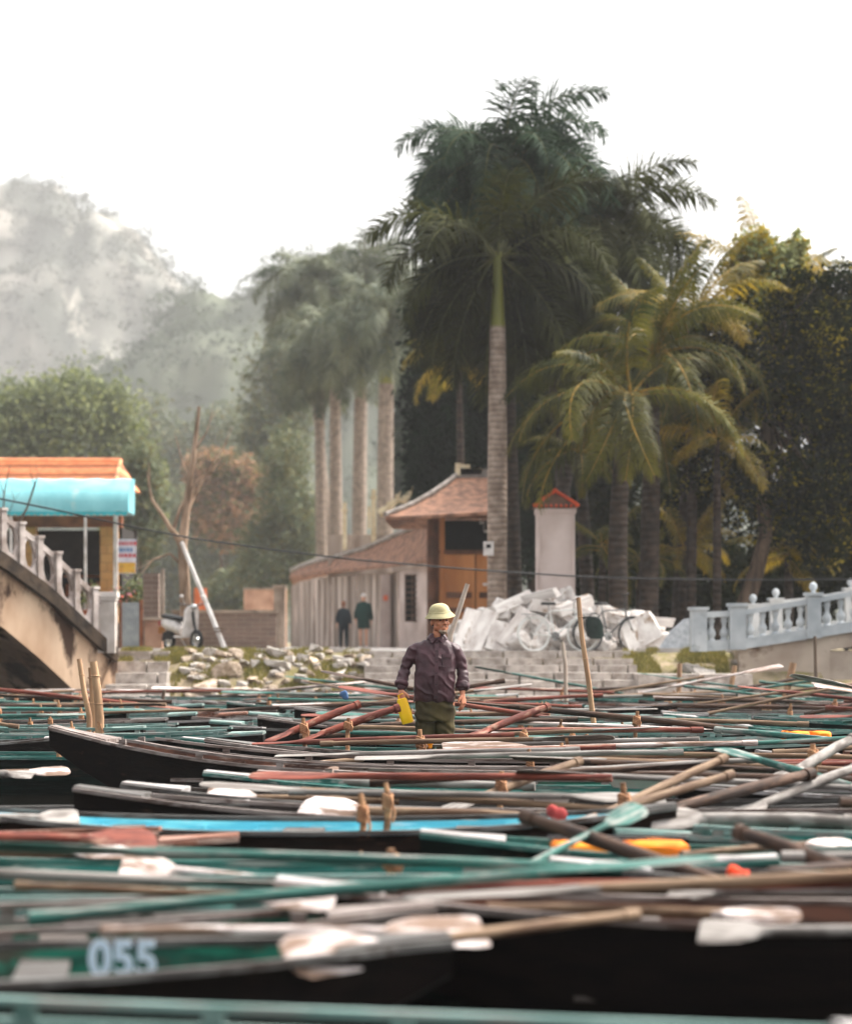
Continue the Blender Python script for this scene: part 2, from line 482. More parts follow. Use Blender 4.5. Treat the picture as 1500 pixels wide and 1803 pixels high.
lf_dark_highlight = lf_dark + [mat('leaf_warm_highlight', L(136, 120, 34), L(76, 74, 20), scale=1.5, rough=.9, transl=.4, spec=.03)]  # olive-yellow leaf clumps paint warm highlights into the dark crowns
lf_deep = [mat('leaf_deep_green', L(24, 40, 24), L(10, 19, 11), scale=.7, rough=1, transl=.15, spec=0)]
lf_rust = [mat('leaf_rust', L(168, 126, 94), L(124, 104, 76), scale=1, rough=.8, transl=.3), lf_grey[1]]

GZ = 1.04
broad_tree('large pale green leafy tree behind the orange roofed building', G(110, 150, GZ), [E(20, 780, 150, 90, 110, 3.5), E(60, 740, 150, 70, 65, 2.9), E(140, 770, 150, 110, 110, 3.8), E(120, 720, 150, 90, 45, 2.9), E(155, 690, 150, 34, 36, 1.4), E(205, 745, 150, 40, 60, 1.9), E(225, 860, 150, 55, 110, 2.6), E(-60, 800, 150, 90, 110, 3.2)], 34000, .2, lf_green, 21, trunk_r=.45, sig=.17)
broad_tree('dark leafy tree leaning over the awning end', G(240, 120, GZ), [E(240, 860, 120, 38, 80, 1.7), E(258, 930, 120, 24, 60, 1.3)], 9000, .16, lf_grey, 22, trunk_r=.14)
for i, (lab, px, d, bl, mats_) in enumerate([
    ('hazy grey green tree behind the leaning white pole', 400, 240, [(395, 900, 75, 90, 2.5), (350, 950, 60, 70, 2), (440, 960, 60, 80, 2)], lf_grey),
    ('tree with rust orange leaf tips beyond the bare trunk', 405, 190, [(375, 830, 45, 40, 1.4), (430, 850, 42, 40, 1.4), (395, 900, 60, 60, 1.6)], lf_rust),
    ('tall hazy olive tree left of the palm row', 470, 200, [(475, 720, 42, 130, 2), (450, 830, 40, 120, 2), (505, 850, 45, 160, 2.2), (520, 660, 50, 110, 2)], lf_grey),
    ('low hazy bush in front of the distant bank wall', 455, 170, [(460, 1030, 48, 45, 1.6), (410, 1050, 42, 38, 1.4)], lf_grey),
    ('broad hazy tree filling the gap right of the awning', 300, 250, [(300, 960, 70, 90, 3), (250, 1010, 60, 80, 2.5), (340, 1040, 60, 60, 2)], lf_grey),
    ('far grey woodland tree above the low brick wall', 330, 300, [(320, 860, 80, 110, 3), (400, 800, 60, 90, 3), (260, 800, 60, 100, 3)], lf_grey)]):
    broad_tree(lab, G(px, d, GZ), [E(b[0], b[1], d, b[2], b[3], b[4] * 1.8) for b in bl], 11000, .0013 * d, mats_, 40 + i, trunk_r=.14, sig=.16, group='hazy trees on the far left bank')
# dark woodland behind the palms
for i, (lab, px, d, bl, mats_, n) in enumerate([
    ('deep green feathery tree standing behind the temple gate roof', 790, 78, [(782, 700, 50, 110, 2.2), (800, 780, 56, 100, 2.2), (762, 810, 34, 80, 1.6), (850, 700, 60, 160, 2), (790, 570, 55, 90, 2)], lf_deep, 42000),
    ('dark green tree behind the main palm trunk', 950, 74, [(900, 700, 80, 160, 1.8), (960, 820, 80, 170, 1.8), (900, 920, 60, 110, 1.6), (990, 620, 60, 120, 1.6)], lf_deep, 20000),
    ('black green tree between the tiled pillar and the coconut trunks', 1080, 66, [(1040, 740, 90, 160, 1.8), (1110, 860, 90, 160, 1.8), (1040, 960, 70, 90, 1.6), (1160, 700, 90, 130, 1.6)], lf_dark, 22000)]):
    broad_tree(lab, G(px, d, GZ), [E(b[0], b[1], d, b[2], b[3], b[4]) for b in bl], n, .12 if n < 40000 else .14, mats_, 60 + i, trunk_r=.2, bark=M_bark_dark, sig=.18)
broad_tree('grey green feathery tree filling between hazy palms and dark tree', G(735, 135, GZ), [E(735, 660, 135, 36, 90, 1.6), E(722, 780, 135, 34, 100, 1.6), E(740, 560, 135, 40, 60, 1.5), E(715, 860, 135, 24, 60, 1.2)], 18000, .17, [mat('leaf_deep_grey', L(62, 74, 54), L(34, 46, 34), scale=.7, rough=1, transl=.2, spec=0)], 63, trunk_r=.14, sig=.24)  # leaf colour is a deep grey green between its neighbours' tones
# the big dark tree on the right
d = 52
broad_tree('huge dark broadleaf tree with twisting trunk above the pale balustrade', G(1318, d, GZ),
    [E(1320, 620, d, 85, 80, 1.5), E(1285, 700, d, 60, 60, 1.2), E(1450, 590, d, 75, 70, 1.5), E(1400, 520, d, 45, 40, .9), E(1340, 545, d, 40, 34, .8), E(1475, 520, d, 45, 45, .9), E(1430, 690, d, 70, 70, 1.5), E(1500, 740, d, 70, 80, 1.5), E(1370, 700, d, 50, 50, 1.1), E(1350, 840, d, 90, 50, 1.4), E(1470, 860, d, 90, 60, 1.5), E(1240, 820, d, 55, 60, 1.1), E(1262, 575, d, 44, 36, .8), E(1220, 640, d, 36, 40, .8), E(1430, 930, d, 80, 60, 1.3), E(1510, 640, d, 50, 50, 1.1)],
    46000, .07, lf_dark_highlight, 77, trunk_r=.2, trunk_path=[P(1308, 1075, d), P(1330, 1010, d), P(1348, 940, d), P(1338, 860, d), P(1352, 780, d), P(1345, 700, d)], bark=M_bark, sig=.15)
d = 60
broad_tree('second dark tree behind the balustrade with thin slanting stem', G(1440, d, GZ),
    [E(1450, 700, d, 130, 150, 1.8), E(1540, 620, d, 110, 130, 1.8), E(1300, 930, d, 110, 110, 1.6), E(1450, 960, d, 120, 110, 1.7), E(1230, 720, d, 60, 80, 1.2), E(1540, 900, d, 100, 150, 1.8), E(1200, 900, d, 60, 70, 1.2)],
    34000, .09, lf_dark_highlight, 78, trunk_r=.12, trunk_path=[P(1400, 1060, d), P(1425, 980, d), P(1470, 900, d), P(1480, 820, d)], bark=M_bark_dark, sig=.16)

for i, (px, dd, rx, ry, cy) in enumerate([(1165, 55, 50, 55, 1030), (1235, 54, 55, 50, 1040), (1310, 56, 60, 70, 1020), (1400, 55, 70, 55, 1030), (1490, 54, 70, 70, 1010), (1080, 58, 50, 70, 1000), (1580, 55, 70, 80, 1010)]):
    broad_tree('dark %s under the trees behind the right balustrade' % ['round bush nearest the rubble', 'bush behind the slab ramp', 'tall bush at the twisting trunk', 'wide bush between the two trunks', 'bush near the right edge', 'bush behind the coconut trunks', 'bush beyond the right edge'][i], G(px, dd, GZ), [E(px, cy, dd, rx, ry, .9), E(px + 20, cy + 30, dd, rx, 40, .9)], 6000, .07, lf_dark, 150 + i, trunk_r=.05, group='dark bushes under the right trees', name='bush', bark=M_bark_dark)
# ------------------------------------------------------------------ palms
def frond_mesh(name, Lf, el, droop, nl, ll, lw, hang, plume, seed, mats, s0=.12):
    rr = random.Random(seed)
    mb = MB(); pts = []; p = Vector((0, 0, 0)); K = 22
    bend = rr.uniform(-.25, .25)
    for i in range(K + 1):
        s = i / K
        th = el - droop * s ** 1.25
        pts.append(p.copy())
        yaw = bend * s
        p = p + Vector((math.cos(th) * math.cos(yaw), math.cos(th) * math.sin(yaw), math.sin(th))) * (Lf / K)
    mb.tube(pts, [.035 * (1 - .85 * i / K) * (Lf / 3.2) for i in range(K + 1)], 5, mi=1)
    vs, fs, ms = [], [], []
    for side in (-1, 1):
        for i in range(nl):
            s = s0 + (1 - s0) * (i + rr.uniform(-.3, .3)) / nl
            s = min(max(s, 0), .999)
            k = s * K; i0 = int(k); fr = k - i0
            c = pts[i0].lerp(pts[i0 + 1], fr)
            T = (pts[i0 + 1] - pts[i0]).normalized()
            S = T.cross(Vector((0, 0, 1))); S = S.normalized() if S.length > .05 else Vector((0, 1, 0))
            N = S.cross(T)
            ln = ll * (math.sin(math.pi * min(1, s * .82 + .14)) ** .6) * rr.uniform(.8, 1.1)
            pl = rr.uniform(-plume, plume)
            dirv = (S * side * math.cos(pl) + N * math.sin(pl) + T * (.35 + .55 * s)).normalized()
            d2 = (dirv + Vector((0, 0, -hang * rr.uniform(.7, 1.3)))).normalized()
            d3 = (d2 + Vector((0, 0, -hang * rr.uniform(.7, 1.4)))).normalized()
            a = c; b = a + dirv * ln * .35; e = b + d2 * ln * .35; t = e + d3 * ln * .3
            w = T * lw * .5
            n0 = len(vs)
            vs += [a - w * .6, a + w * .6, b - w, b + w, e - w * .75, e + w * .75, t]
            fs += [(n0, n0 + 1, n0 + 3, n0 + 2), (n0 + 2, n0 + 3, n0 + 5, n0 + 4), (n0 + 4, n0 + 5, n0 + 6)]
    mb.add(vs, fs, 0)
    me = bpy.data.meshes.new(name)
    me.from_pydata(mb.v, [], mb.f)
    for m in mats: me.materials.append(m)
    me.polygons.foreach_set('material_index', mb.m)
    me.update()
    return me

def frond_set(key, Lf, nl, ll, lw, hang, plume, mats, els, droops):
    out = []
    for i, (e, dr) in enumerate(zip(els, droops)):
        for q in range(2):
            out.append((e, frond_mesh('frond', Lf, R(e), R(dr), nl, ll, lw, hang, plume, hash((key, i, q)) % 9973 if False else (i * 17 + q * 5 + len(key) * 31), mats)))
    return out
M_rachis = mat('rachis_green', L(86, 86, 38), L(60, 62, 28), rough=.7)
M_rachis_y = mat('rachis_yellow', L(156, 118, 36), L(110, 92, 30), rough=.7)
M_roy = mat('royal_palm_leaf', L(68, 70, 30), L(28, 34, 14), scale=.9, rough=.75, transl=.25, rand=.3, spec=.1)
M_roy_teal = mat('royal_palm_leaf_bluish', L(60, 78, 56), L(26, 42, 30), scale=.9, rough=.75, transl=.22, rand=.3, spec=.1)
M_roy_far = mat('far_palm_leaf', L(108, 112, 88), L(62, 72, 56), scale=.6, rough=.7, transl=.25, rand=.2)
M_coco = mat('coconut_leaf', L(104, 98, 26), L(42, 50, 15), scale=.8, rough=.6, transl=.35, rand=.3, spec=.2)
M_coco_y = mat('coconut_leaf_yellow', L(156, 128, 30), L(84, 82, 24), scale=.8, rough=.55, transl=.4, rand=.15)
M_trunk_royal = wave_mat('royal_trunk', L(168, 150, 136), L(128, 110, 97), 2.6, 'Z', bump=.012, dist=2.5, sharp=(.02, .25))
M_shaft = mat('crownshaft_green', L(122, 120, 42), L(84, 88, 34), scale=3, stretch=(1, 1, .2), rough=.4)
M_trunk_coco = wave_mat('coconut_trunk', L(64, 51, 42), L(34, 27, 22), 2.2, 'Z', bump=.02, dist=3, sharp=(.05, .4))
ELS = [72, 56, 40, 22, 4, -16, -38, -58]
SET_R = frond_set('royal', 3.3, 92, 1.0, .05, .42, 1.0, [M_roy, M_rachis], ELS, [86, 108, 118, 114, 100, 80, 56, 34])
SET_RT = frond_set('royalteal', 3.2, 92, 1.0, .05, .42, 1.0, [M_roy_teal, M_rachis], ELS, [86, 108, 118, 114, 100, 80, 56, 34])
SET_RF = frond_set('royalfar', 3.4, 60, 1.0, .075, .5, 1.0, [M_roy_far, M_rachis], ELS, [90, 115, 125, 122, 108, 86, 58, 34])
SET_C = frond_set('coconut', 3.9, 92, .85, .045, .85, .5, [M_coco, M_rachis_y], ELS, [44, 66, 90, 105, 105, 80, 55, 34])
SET_CY = frond_set('cocoyellow', 2.6, 44, .62, .040, .6, .3, [M_coco_y, M_rachis_y], ELS, [44, 60, 80, 90, 85, 70, 50, 34])

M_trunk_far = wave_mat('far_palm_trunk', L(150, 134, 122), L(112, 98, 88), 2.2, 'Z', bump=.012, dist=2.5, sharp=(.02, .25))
def palm(label, base, crown, r0, r1, shaft_len, fset, nf, seed, trunk_mat, scale=1.0, emin=-52, name='palm_tree', group=None, azs=None, mid=None, spear=True, clear=False):
    rr = random.Random(seed)
    base = Vector(base); crown = Vector(crown)
    root = thing(name, label, 'palm tree', base, group=group)
    top = crown - Vector((0, 0, shaft_len))
    ctrl = [base, mid if mid is not None else base.lerp(top, .5) + Vector((rr.uniform(-.08, .08), 0, 0)), top]
    pts = []; rad = []
    for i in range(13):
        t = i / 12
        p = ctrl[0] * (1 - t) ** 2 + ctrl[1] * 2 * t * (1 - t) + ctrl[2] * t * t
        pts.append(p); rad.append(r0 * (1 - t) + r1 * t + (.06 * max(0, 1 - t * 8)) + .03 * math.sin(t * math.pi))
    tm = MB(); tm.tube(pts, rad, 18); tm.build('trunk', trunk_mat, root, smooth=60, world=True)
    if shaft_len > .3:
        sm_ = MB(); sm_.tube([top - Vector((0, 0, .04)), top + Vector((0, 0, shaft_len * .12)), top.lerp(crown, .5), crown + Vector((0, 0, .1))], [r1 * 1.02, r1 * .92, r1 * .74, r1 * .5], 14)
        sm_.build('crownshaft', M_shaft, root, smooth=60, world=True)
    if spear:
        sp = MB(); sp.tube([crown, crown + Vector((.05, 0, .8 * scale)), crown + Vector((.12, 0, 1.5 * scale))], [.04, .025, .006], 6)
        sp.build('spear_leaf', M_rachis, root, smooth=60, world=True)
    for i in range(nf):
        f = i / max(1, nf - 1)
        e_t = 74 - (74 - emin) * f ** .85 + rr.uniform(-6, 6)
        e, me = min(fset, key=lambda q: abs(q[0] - e_t) + rr.random() * 4)
        o = bpy.data.objects.new('frond', me); sc.collection.objects.link(o); o.parent = root
        az = (azs[i] if azs and i < len(azs) else i * 2.39996 + rr.uniform(-.25, .25))
        if clear and e_t < 34 and math.sin(az) < -.35: az = -az
        s = scale * rr.uniform(.86, 1.08)
        o.location = (crown - base) + Vector((math.cos(az), math.sin(az), 0)) * .06 + Vector((0, 0, rr.uniform(-.12, .05)))
        wild = 1 if fset in (SET_C, SET_CY) else 0
        if wild: s *= rr.choice((1, 1, .82, .68)); az += rr.uniform(-.35, .35)
        o.rotation_euler = (rr.uniform(-.12, .12) * (1 + 4 * wild), rr.uniform(-.22, .22) * wild, az)
        o.scale = (s, s, s * (1 + wild * rr.uniform(-.15, .15)))
    return root

def palm_px(label, bpx, d, cpx, cpy, r0, r1, shaft_px, fset, nf, seed, tm, scale=1.0, **k):
    return palm(label, G(bpx, d, 1.0), P(cpx, cpy, d), r0, r1, shaft_px * d / F, fset, nf, seed, tm, scale, **k)

palm_px('tall royal palm with green crownshaft and ringed pale trunk before the gate', 874, 52, 876, 452, .195, .17, 122, SET_R, 40, 101, M_trunk_royal, .92, emin=-58, clear=True)
palm_px('tallest royal palm, bluish crown topping all the others', 911, 55, 886, 285, .16, .13, 110, SET_RT, 44, 102, M_trunk_coco, .98, emin=-50, spear=False)
palm_px('royal palm with dark crown right of the tallest palm', 938, 57, 1050, 405, .15, .13, 100, SET_R, 42, 103, M_trunk_coco, .95, emin=-55, spear=False)
palm_px('palm with dark drooping crown low in the royal palm cluster', 1010, 59, 965, 500, .15, .12, 60, SET_R, 34, 104, M_trunk_coco, .95, emin=-55, spear=False)
row = 'hazy royal palms in a row behind the temple wall'
broad_tree('yellowish hazy bush left of the palm row trunks', G(490, 155, 1.04), [E(500, 870, 155, 36, 120, 2.6), E(470, 1000, 155, 50, 90, 2.8), E(535, 940, 155, 26, 70, 2)], 14000, .17, lf_grey, 140, trunk_r=.1)
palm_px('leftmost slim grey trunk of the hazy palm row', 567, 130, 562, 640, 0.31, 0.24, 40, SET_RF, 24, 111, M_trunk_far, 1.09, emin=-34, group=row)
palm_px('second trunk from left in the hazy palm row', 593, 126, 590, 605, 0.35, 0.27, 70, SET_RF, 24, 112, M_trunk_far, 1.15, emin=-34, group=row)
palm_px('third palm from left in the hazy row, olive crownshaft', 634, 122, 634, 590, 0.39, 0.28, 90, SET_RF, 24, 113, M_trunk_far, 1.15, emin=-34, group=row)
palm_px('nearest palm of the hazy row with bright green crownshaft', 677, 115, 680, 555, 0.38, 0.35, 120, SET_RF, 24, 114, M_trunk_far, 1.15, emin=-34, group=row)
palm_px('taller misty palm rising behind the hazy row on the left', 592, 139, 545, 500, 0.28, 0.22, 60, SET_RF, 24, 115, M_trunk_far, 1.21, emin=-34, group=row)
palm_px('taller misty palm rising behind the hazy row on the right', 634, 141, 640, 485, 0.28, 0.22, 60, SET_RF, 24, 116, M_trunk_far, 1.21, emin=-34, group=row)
coco = 'coconut palms behind the rubble heap'
palm_px('coconut palm with long arching fronds over the tiled pillar', 1095, 49, 1105, 690, .2, .13, 8, SET_C, 18, 121, M_trunk_coco, .84, emin=-34, group=coco, azs=[.4, 2.0, 3.5, 5.4, 2.9, .2, 3.3, 4.3, 5.9, 3.05, 5.0, .1, 3.6, 4.7, 2.6], mid=G(1075, 49, 3))
palm_px('coconut palm with upright golden fronds beside the dark tree', 1140, 50.5, 1150, 620, .2, .13, 8, SET_C, 20, 122, M_trunk_coco, .74, emin=-30, group=coco)
palm_px('coconut palm half hidden in the dark tree leaves', 1190, 52.5, 1225, 640, .16, .1, 8, SET_C, 16, 132, M_trunk_coco, .66, emin=-30, group=coco)
palm_px('low coconut palm filling the space behind the pillar', 1040, 53, 1020, 790, .14, .1, 8, SET_C, 14, 133, M_trunk_coco, .6, emin=-20, group=coco)
palm_px('young green palm hiding the coconut trunks beside the pillar', 1060, 51, 1060, 960, .07, .05, 5, SET_C, 10, 136, M_trunk_coco, .38, emin=-10, spear=False)
palm_px('young green palm at the foot of the coconut trunks', 1130, 51.5, 1128, 985, .07, .05, 5, SET_C, 10, 137, M_trunk_coco, .36, emin=-10, spear=False)
palm_px('golden fronds hanging in front of the dark tree', 1262, 50.8, 1262, 770, .07, .05, 5, SET_CY, 12, 134, M_trunk_coco, .72, emin=-30, spear=False)
palm_px('golden frond tuft at the upper left of the dark tree', 1215, 51.5, 1218, 560, .1, .06, 5, SET_CY, 14, 135, M_trunk_coco, .95, emin=-10)
palm_px('small palm with orange yellow fronds left of the main palm', 822, 70, 808, 620, .1, .07, 8, SET_CY, 11, 123, M_trunk_coco, .95, emin=-30)
broad_tree('yellow green foliage crown rising above the dark right tree', G(1350, 57, GZ), [E(1335, 450, 57, 42, 40, .9), E(1375, 490, 57, 45, 40, .9), E(1300, 480, 57, 28, 34, .7), E(1400, 440, 57, 20, 30, .5), E(1350, 520, 57, 60, 40, 1)], 9000, .08, [lf_green[1], mat('leaf_golden', L(168, 144, 40), L(120, 108, 30), rough=.8, transl=.4)], 171, trunk_r=.12, bark=M_bark_dark)
palm_px('bright yellow palm crown rising above the dark tree', 1345, 58, 1345, 500, .14, .1, 8, SET_CY, 15, 124, M_trunk_coco, .92, emin=5)
palm_px('olive palm top beside the yellow crown at far right', 1400, 62, 1395, 500, .14, .1, 8, SET_C, 9, 125, M_trunk_coco, .55, emin=20)
palm_px('greyish palm crown cut by the right frame edge', 1495, 66, 1490, 560, .14, .1, 20, SET_RF, 14, 126, M_trunk_coco, .7)
palm_px('young palm with low golden fronds under the dark tree', 1205, 52.3, 1205, 965, .09, .06, 5, SET_CY, 14, 127, M_trunk_coco, .62, emin=-10, spear=False)
palm_px('young palm spreading low between the two dark tree trunks', 1385, 52.5, 1385, 975, .09, .06, 5, SET_CY, 11, 128, M_trunk_coco, .55, emin=-10, spear=False)
#PART2
# ------------------------------------------------------------------ bare pruned tree, leaning pole, scooter, walls on the left
def bare_tree(label, base, trunk, r0, branches, bark, name='bare_tree'):
    root = thing(name, label, 'tree', base)
    mb = MB(); N = len(trunk)
    mb.tube(trunk, [r0 * (1 - .75 * i / (N - 1)) for i in range(N)], 8); mb.build('trunk', bark, root, smooth=60, world=True)
    for pts, r in branches:
        mb = MB(); mb.tube(pts, [r * (1 - .7 * i / (len(pts) - 1)) for i in range(len(pts))], 6)
        q = Vector(pts[-1]) - Vector(pts[-2]); rr = random.Random(int(r * 1000) + len(pts))
        for k in range(3):
            s = Vector(pts[-2]).lerp(Vector(pts[-1]), rr.random()); e = s + q * .6 + Vector((rr.uniform(-.15, .15), rr.uniform(-.15, .15), rr.uniform(.05, .3)))
            mb.tube([s, e], [r * .3, r * .1], 5)
        mb.build('branch', bark, root, smooth=60, world=True)
    return root
d = 57
bare_tree('bare pruned tree with knobbly pale trunk beside the leaning pole', G(330, d, 1.05),
    [P(330, 1128, d), P(326, 1040, d), P(322, 960, d), P(328, 900, d), P(336, 840, d), P(344, 780, d), P(351, 716, d)], .15,
    [([P(322, 955, d), P(300, 930, d - .5), P(285, 905, d - .5), P(268, 880, d - .6), P(262, 850, d - .6)], .07),
     ([P(328, 905, d), P(345, 870, d + .3), P(362, 835, d + .4), P(395, 790, d + .6)], .05),
     ([P(318, 960, d), P(305, 935, d), P(318, 895, d), P(345, 850, d), P(378, 828, d)], .07),
     ([P(336, 845, d), P(322, 815, d), P(313, 780, d)], .035), ([P(345, 790, d), P(365, 760, d), P(372, 735, d)], .03),
     ([P(326, 1000, d), P(300, 975, d), P(270, 985, d), P(250, 1010, d)], .04)], M_bark_pale)
mb = MB()
for i in range(70):     # dead leaves and cut stubs hanging round the trunk
    pass
d = 55.5
root = thing('leaning_pole', 'long white pole leaning on the bare pruned tree', 'pole', G(395, d, 1.05))
M_white = mat('white_paint', L(222, 216, 212), L(180, 172, 166), scale=4, rough=.7)
mb = MB(); mb.tube([G(397, d, 1.06), P(320, 955, d + 1.0)], [.06, .05], 12); mb.build('pole', M_white, root, smooth=60, world=True)
mb = MB()
for z in (.35, .42): mb.lathe(P(386, 1108, d) + Vector((0, 0, z - .4)), [(.1, -.02), (.11, 0), (.1, .02)], 12)
mb.build('rope_binding', M_bark, root, smooth=60, world=True)

M_tyre = mat('tyre_rubber', L(30, 30, 30), L(20, 20, 20), rough=.8)
M_chrome = mat('chrome', L(190, 190, 190), L(150, 150, 150), rough=.25, metal=.9)
M_black = mat('black_plastic', L(30, 30, 32), L(18, 18, 20), rough=.5)
M_redlamp = mat('red_lens', L(170, 40, 30), L(140, 30, 25), rough=.3)
M_amber = mat('amber_panel', L(196, 140, 70), L(170, 110, 50), rough=.5)
def wheel(parent, c, r, w, rim_mat, spokes=0, tyre=None, name='wheel'):
    """wheel lying in the XZ plane of its thing; returns wheel with tyre and rim"""
    mb = MB(); n = 36
    pts = [Vector(c) + Vector((r * math.cos(2 * math.pi * i / n), 0, r * math.sin(2 * math.pi * i / n))) for i in range(n + 1)]
    mb.tube(pts, w, 8, cap=False); t = mb.build(name, tyre or M_tyre, parent, smooth=60)
    mb = MB(); pts = [Vector(c) + Vector(((r - w) * math.cos(2 * math.pi * i / n), 0, (r - w) * math.sin(2 * math.pi * i / n))) for i in range(n + 1)]
    mb.tube(pts, w * .6, 6, cap=False)
    mb.tube([Vector(c) + Vector((0, -.03, 0)), Vector(c) + Vector((0, .03, 0))], .025 if spokes else r * .35, 10)
    for i in range(spokes or 5):
        a = 2 * math.pi * i / (spokes or 5)
        mb.tube([Vector(c) + Vector((0, .02 * (-1) ** i, 0)), Vector(c) + Vector(((r - w) * math.cos(a), 0, (r - w) * math.sin(a)))], .0016 if spokes else .018, 4)
    mb.build('rim', rim_mat, t, smooth=60)
    return t
def scooter():
    root = thing('motor_scooter', 'white motor scooter with amber rear panel by the low wall', 'scooter', G(322, 56, ROAD_Z), R(-52))
    wheel(root, (-.58, 0, .22), .2, .045, M_chrome); wheel(root, (.6, 0, .22), .2, .045, M_chrome)
    mb = MB()
    secs = [(-.85, .07, .62, .08), (-.6, .15, .60, .16), (-.25, .17, .55, .17), (.05, .13, .42, .1)]
    mb.rings([[Vector((x, w * math.cos(a), z + h * math.sin(a))) for a in [2 * math.pi * k / 12 for k in range(12)]] for x, w, z, h in secs])
    mb.build('body', M_white, root, smooth=50)
    mb = MB(); mb.prism([(.28, -.2, .32), (.34, -.17, .9), (.42, -.12, 1.0), (.42, .12, 1.0), (.34, .17, .9), (.28, .2, .32)], (.08, 0, -.02)); mb.box((.1, 0, .3), (.5, .3, .05)); mb.build('leg_shield', M_white, root, smooth=40)
    mb = MB(); mb.rings([[Vector((x, w * math.cos(a), z + .06 * math.sin(a))) for a in [2 * math.pi * k / 12 for k in range(12)]] for x, w, z in [(-.8, .08, .78), (-.5, .15, .76), (-.2, .15, .73), (.02, .1, .7)]]); mb.build('seat', M_black, root, smooth=60)
    mb = MB(); mb.tube([(.62, 0, .25), (.5, 0, .6), (.4, 0, 1.0)], .035, 8); mb.tube([(.36, -.34, 1.05), (.42, -.1, 1.02), (.42, .1, 1.02), (.36, .34, 1.05)], .016, 8); mb.build('handlebar', M_black, root, smooth=60)
    for s in (-1, 1):
        mb = MB(); mb.tube([(.42, s * .2, 1.03), (.4, s * .27, 1.2)], .006, 6); mb.ball((.4, s * .28, 1.23), (.015, .06, .04), 6); mb.build('mirror', M_white, root, smooth=60)
    mb = MB(); mb.ball((.48, 0, .98), (.07, .09, .07), 8); mb.build('headlight', M_chrome, root, smooth=60)
    mb = MB(); mb.box((-.88, 0, .62), (.05, .2, .1)); mb.build('tail_light', M_redlamp, root)
    mb = MB(); mb.box((-.9, 0, .45), (.015, .2, .16)); mb.build('number_plate', M_amber, root)
    mb = MB(); mb.prism([(-.78, -.05, .42), (-.45, -.05, .42), (-.4, -.05, .3), (-.85, -.05, .2)], (0, .1, 0)); mb.build('mudguard', M_black, root)
    mb = MB(); mb.tube([(-.3, .1, .3), (-.25, .3, .02)], .012, 6); mb.build('stand', M_chrome, root)
scooter()

M_brick_old = brick_mat('old_brick_wall', L(128, 108, 98), L(108, 92, 84), L(150, 138, 126), 1.0, .42, .12, ms=.012)
M_render_old = mat('old_render', L(176, 160, 146), L(120, 106, 94), scale=1.5, rough=1, bump=.01, third=L(84, 76, 66), third_at=.62, third_scale=2)
M_grey_sheet = wave_mat('grey_sheet_metal', L(178, 182, 184), L(150, 156, 160), 6, 'X', rough=.5, bump=.004, dist=0)
M_rustbrown = mat('rust_brown_paint', L(150, 92, 62), L(112, 66, 46), scale=3, rough=.8)
M_pinkish = mat('pink_render', L(196, 158, 136), L(160, 122, 104), scale=2, rough=1)
d = 66
def wall_between(name, label, p0, p1, h, th, m, cap=None, parts=None, cat='wall'):
    a, b = Vector(p0), Vector(p1)
    root = thing(name, label, cat, a, math.atan2(b.y - a.y, b.x - a.x))
    Lw = (b - a).length
    mb = MB(); mb.box((Lw / 2, 0, h / 2), (Lw, th, h)); mb.build('wall', m, root)
    if cap: mb = MB(); mb.box((Lw / 2, 0, h + .035), (Lw + .06, th + .1, .07)); mb.build('coping', cap, root)
    return root
wall_between('low_brick_wall', 'low weathered brick wall with pale coping behind the scooter', G(305, 64, 1.04), G(487, 64, 1.04), .98, .22, M_brick_old, M_render_old)
wall_between('gate_pier', 'weathered brick pier at right end of the low wall', G(483, 64.3, 1.04), G(502, 64.3, 1.04), 1.65, .3, M_render_old, M_render_old)
wall_between('gate_pier', 'tall broken brick pier between grey fence sheet and scooter', G(254, 58, 1.04), G(281, 58, 1.04), 1.85, .35, M_brick_old, None)
wall_between('gate_pier', 'pink rendered half height pier below the broken brick pier', G(256, 57.2, 1.04), G(287, 57.2, 1.04), .72, .3, M_pinkish, M_render_old)
wall_between('fence_post', 'slim pale concrete post right of the broken brick pier', G(284, 57.6, 1.04), G(290, 57.6, 1.04), 1.95, .1, M_render_old, None, cat='post')
wall_between('distant_wall', 'faded pink wall far behind the low brick wall', G(430, 96, 1.02), G(505, 96, 1.02), 2.3, .3, M_pinkish, M_render_old)
wall_between('distant_wall', 'orange painted wall piece right behind the scooter', G(343, 75, 1.02), G(364, 75, 1.02), 1.9, .3, mat('orange_wall', L(214, 120, 76), L(190, 96, 60), scale=3), None)
root = thing('sheet_fence', 'grey sheet metal gate leaf with brown frame left of the piers', 'gate', G(214, 57, 1.04))
mb = MB(); mb.box((.22, 0, .58), (.42, .03, 1.12)); mb.build('panel', M_grey_sheet, root)
mb = MB(); mb.box((.47, 0, .6), (.07, .06, 1.2)); mb.box((.0, 0, .6), (.04, .05, 1.2)); mb.build('gate_frame', M_rustbrown, root)

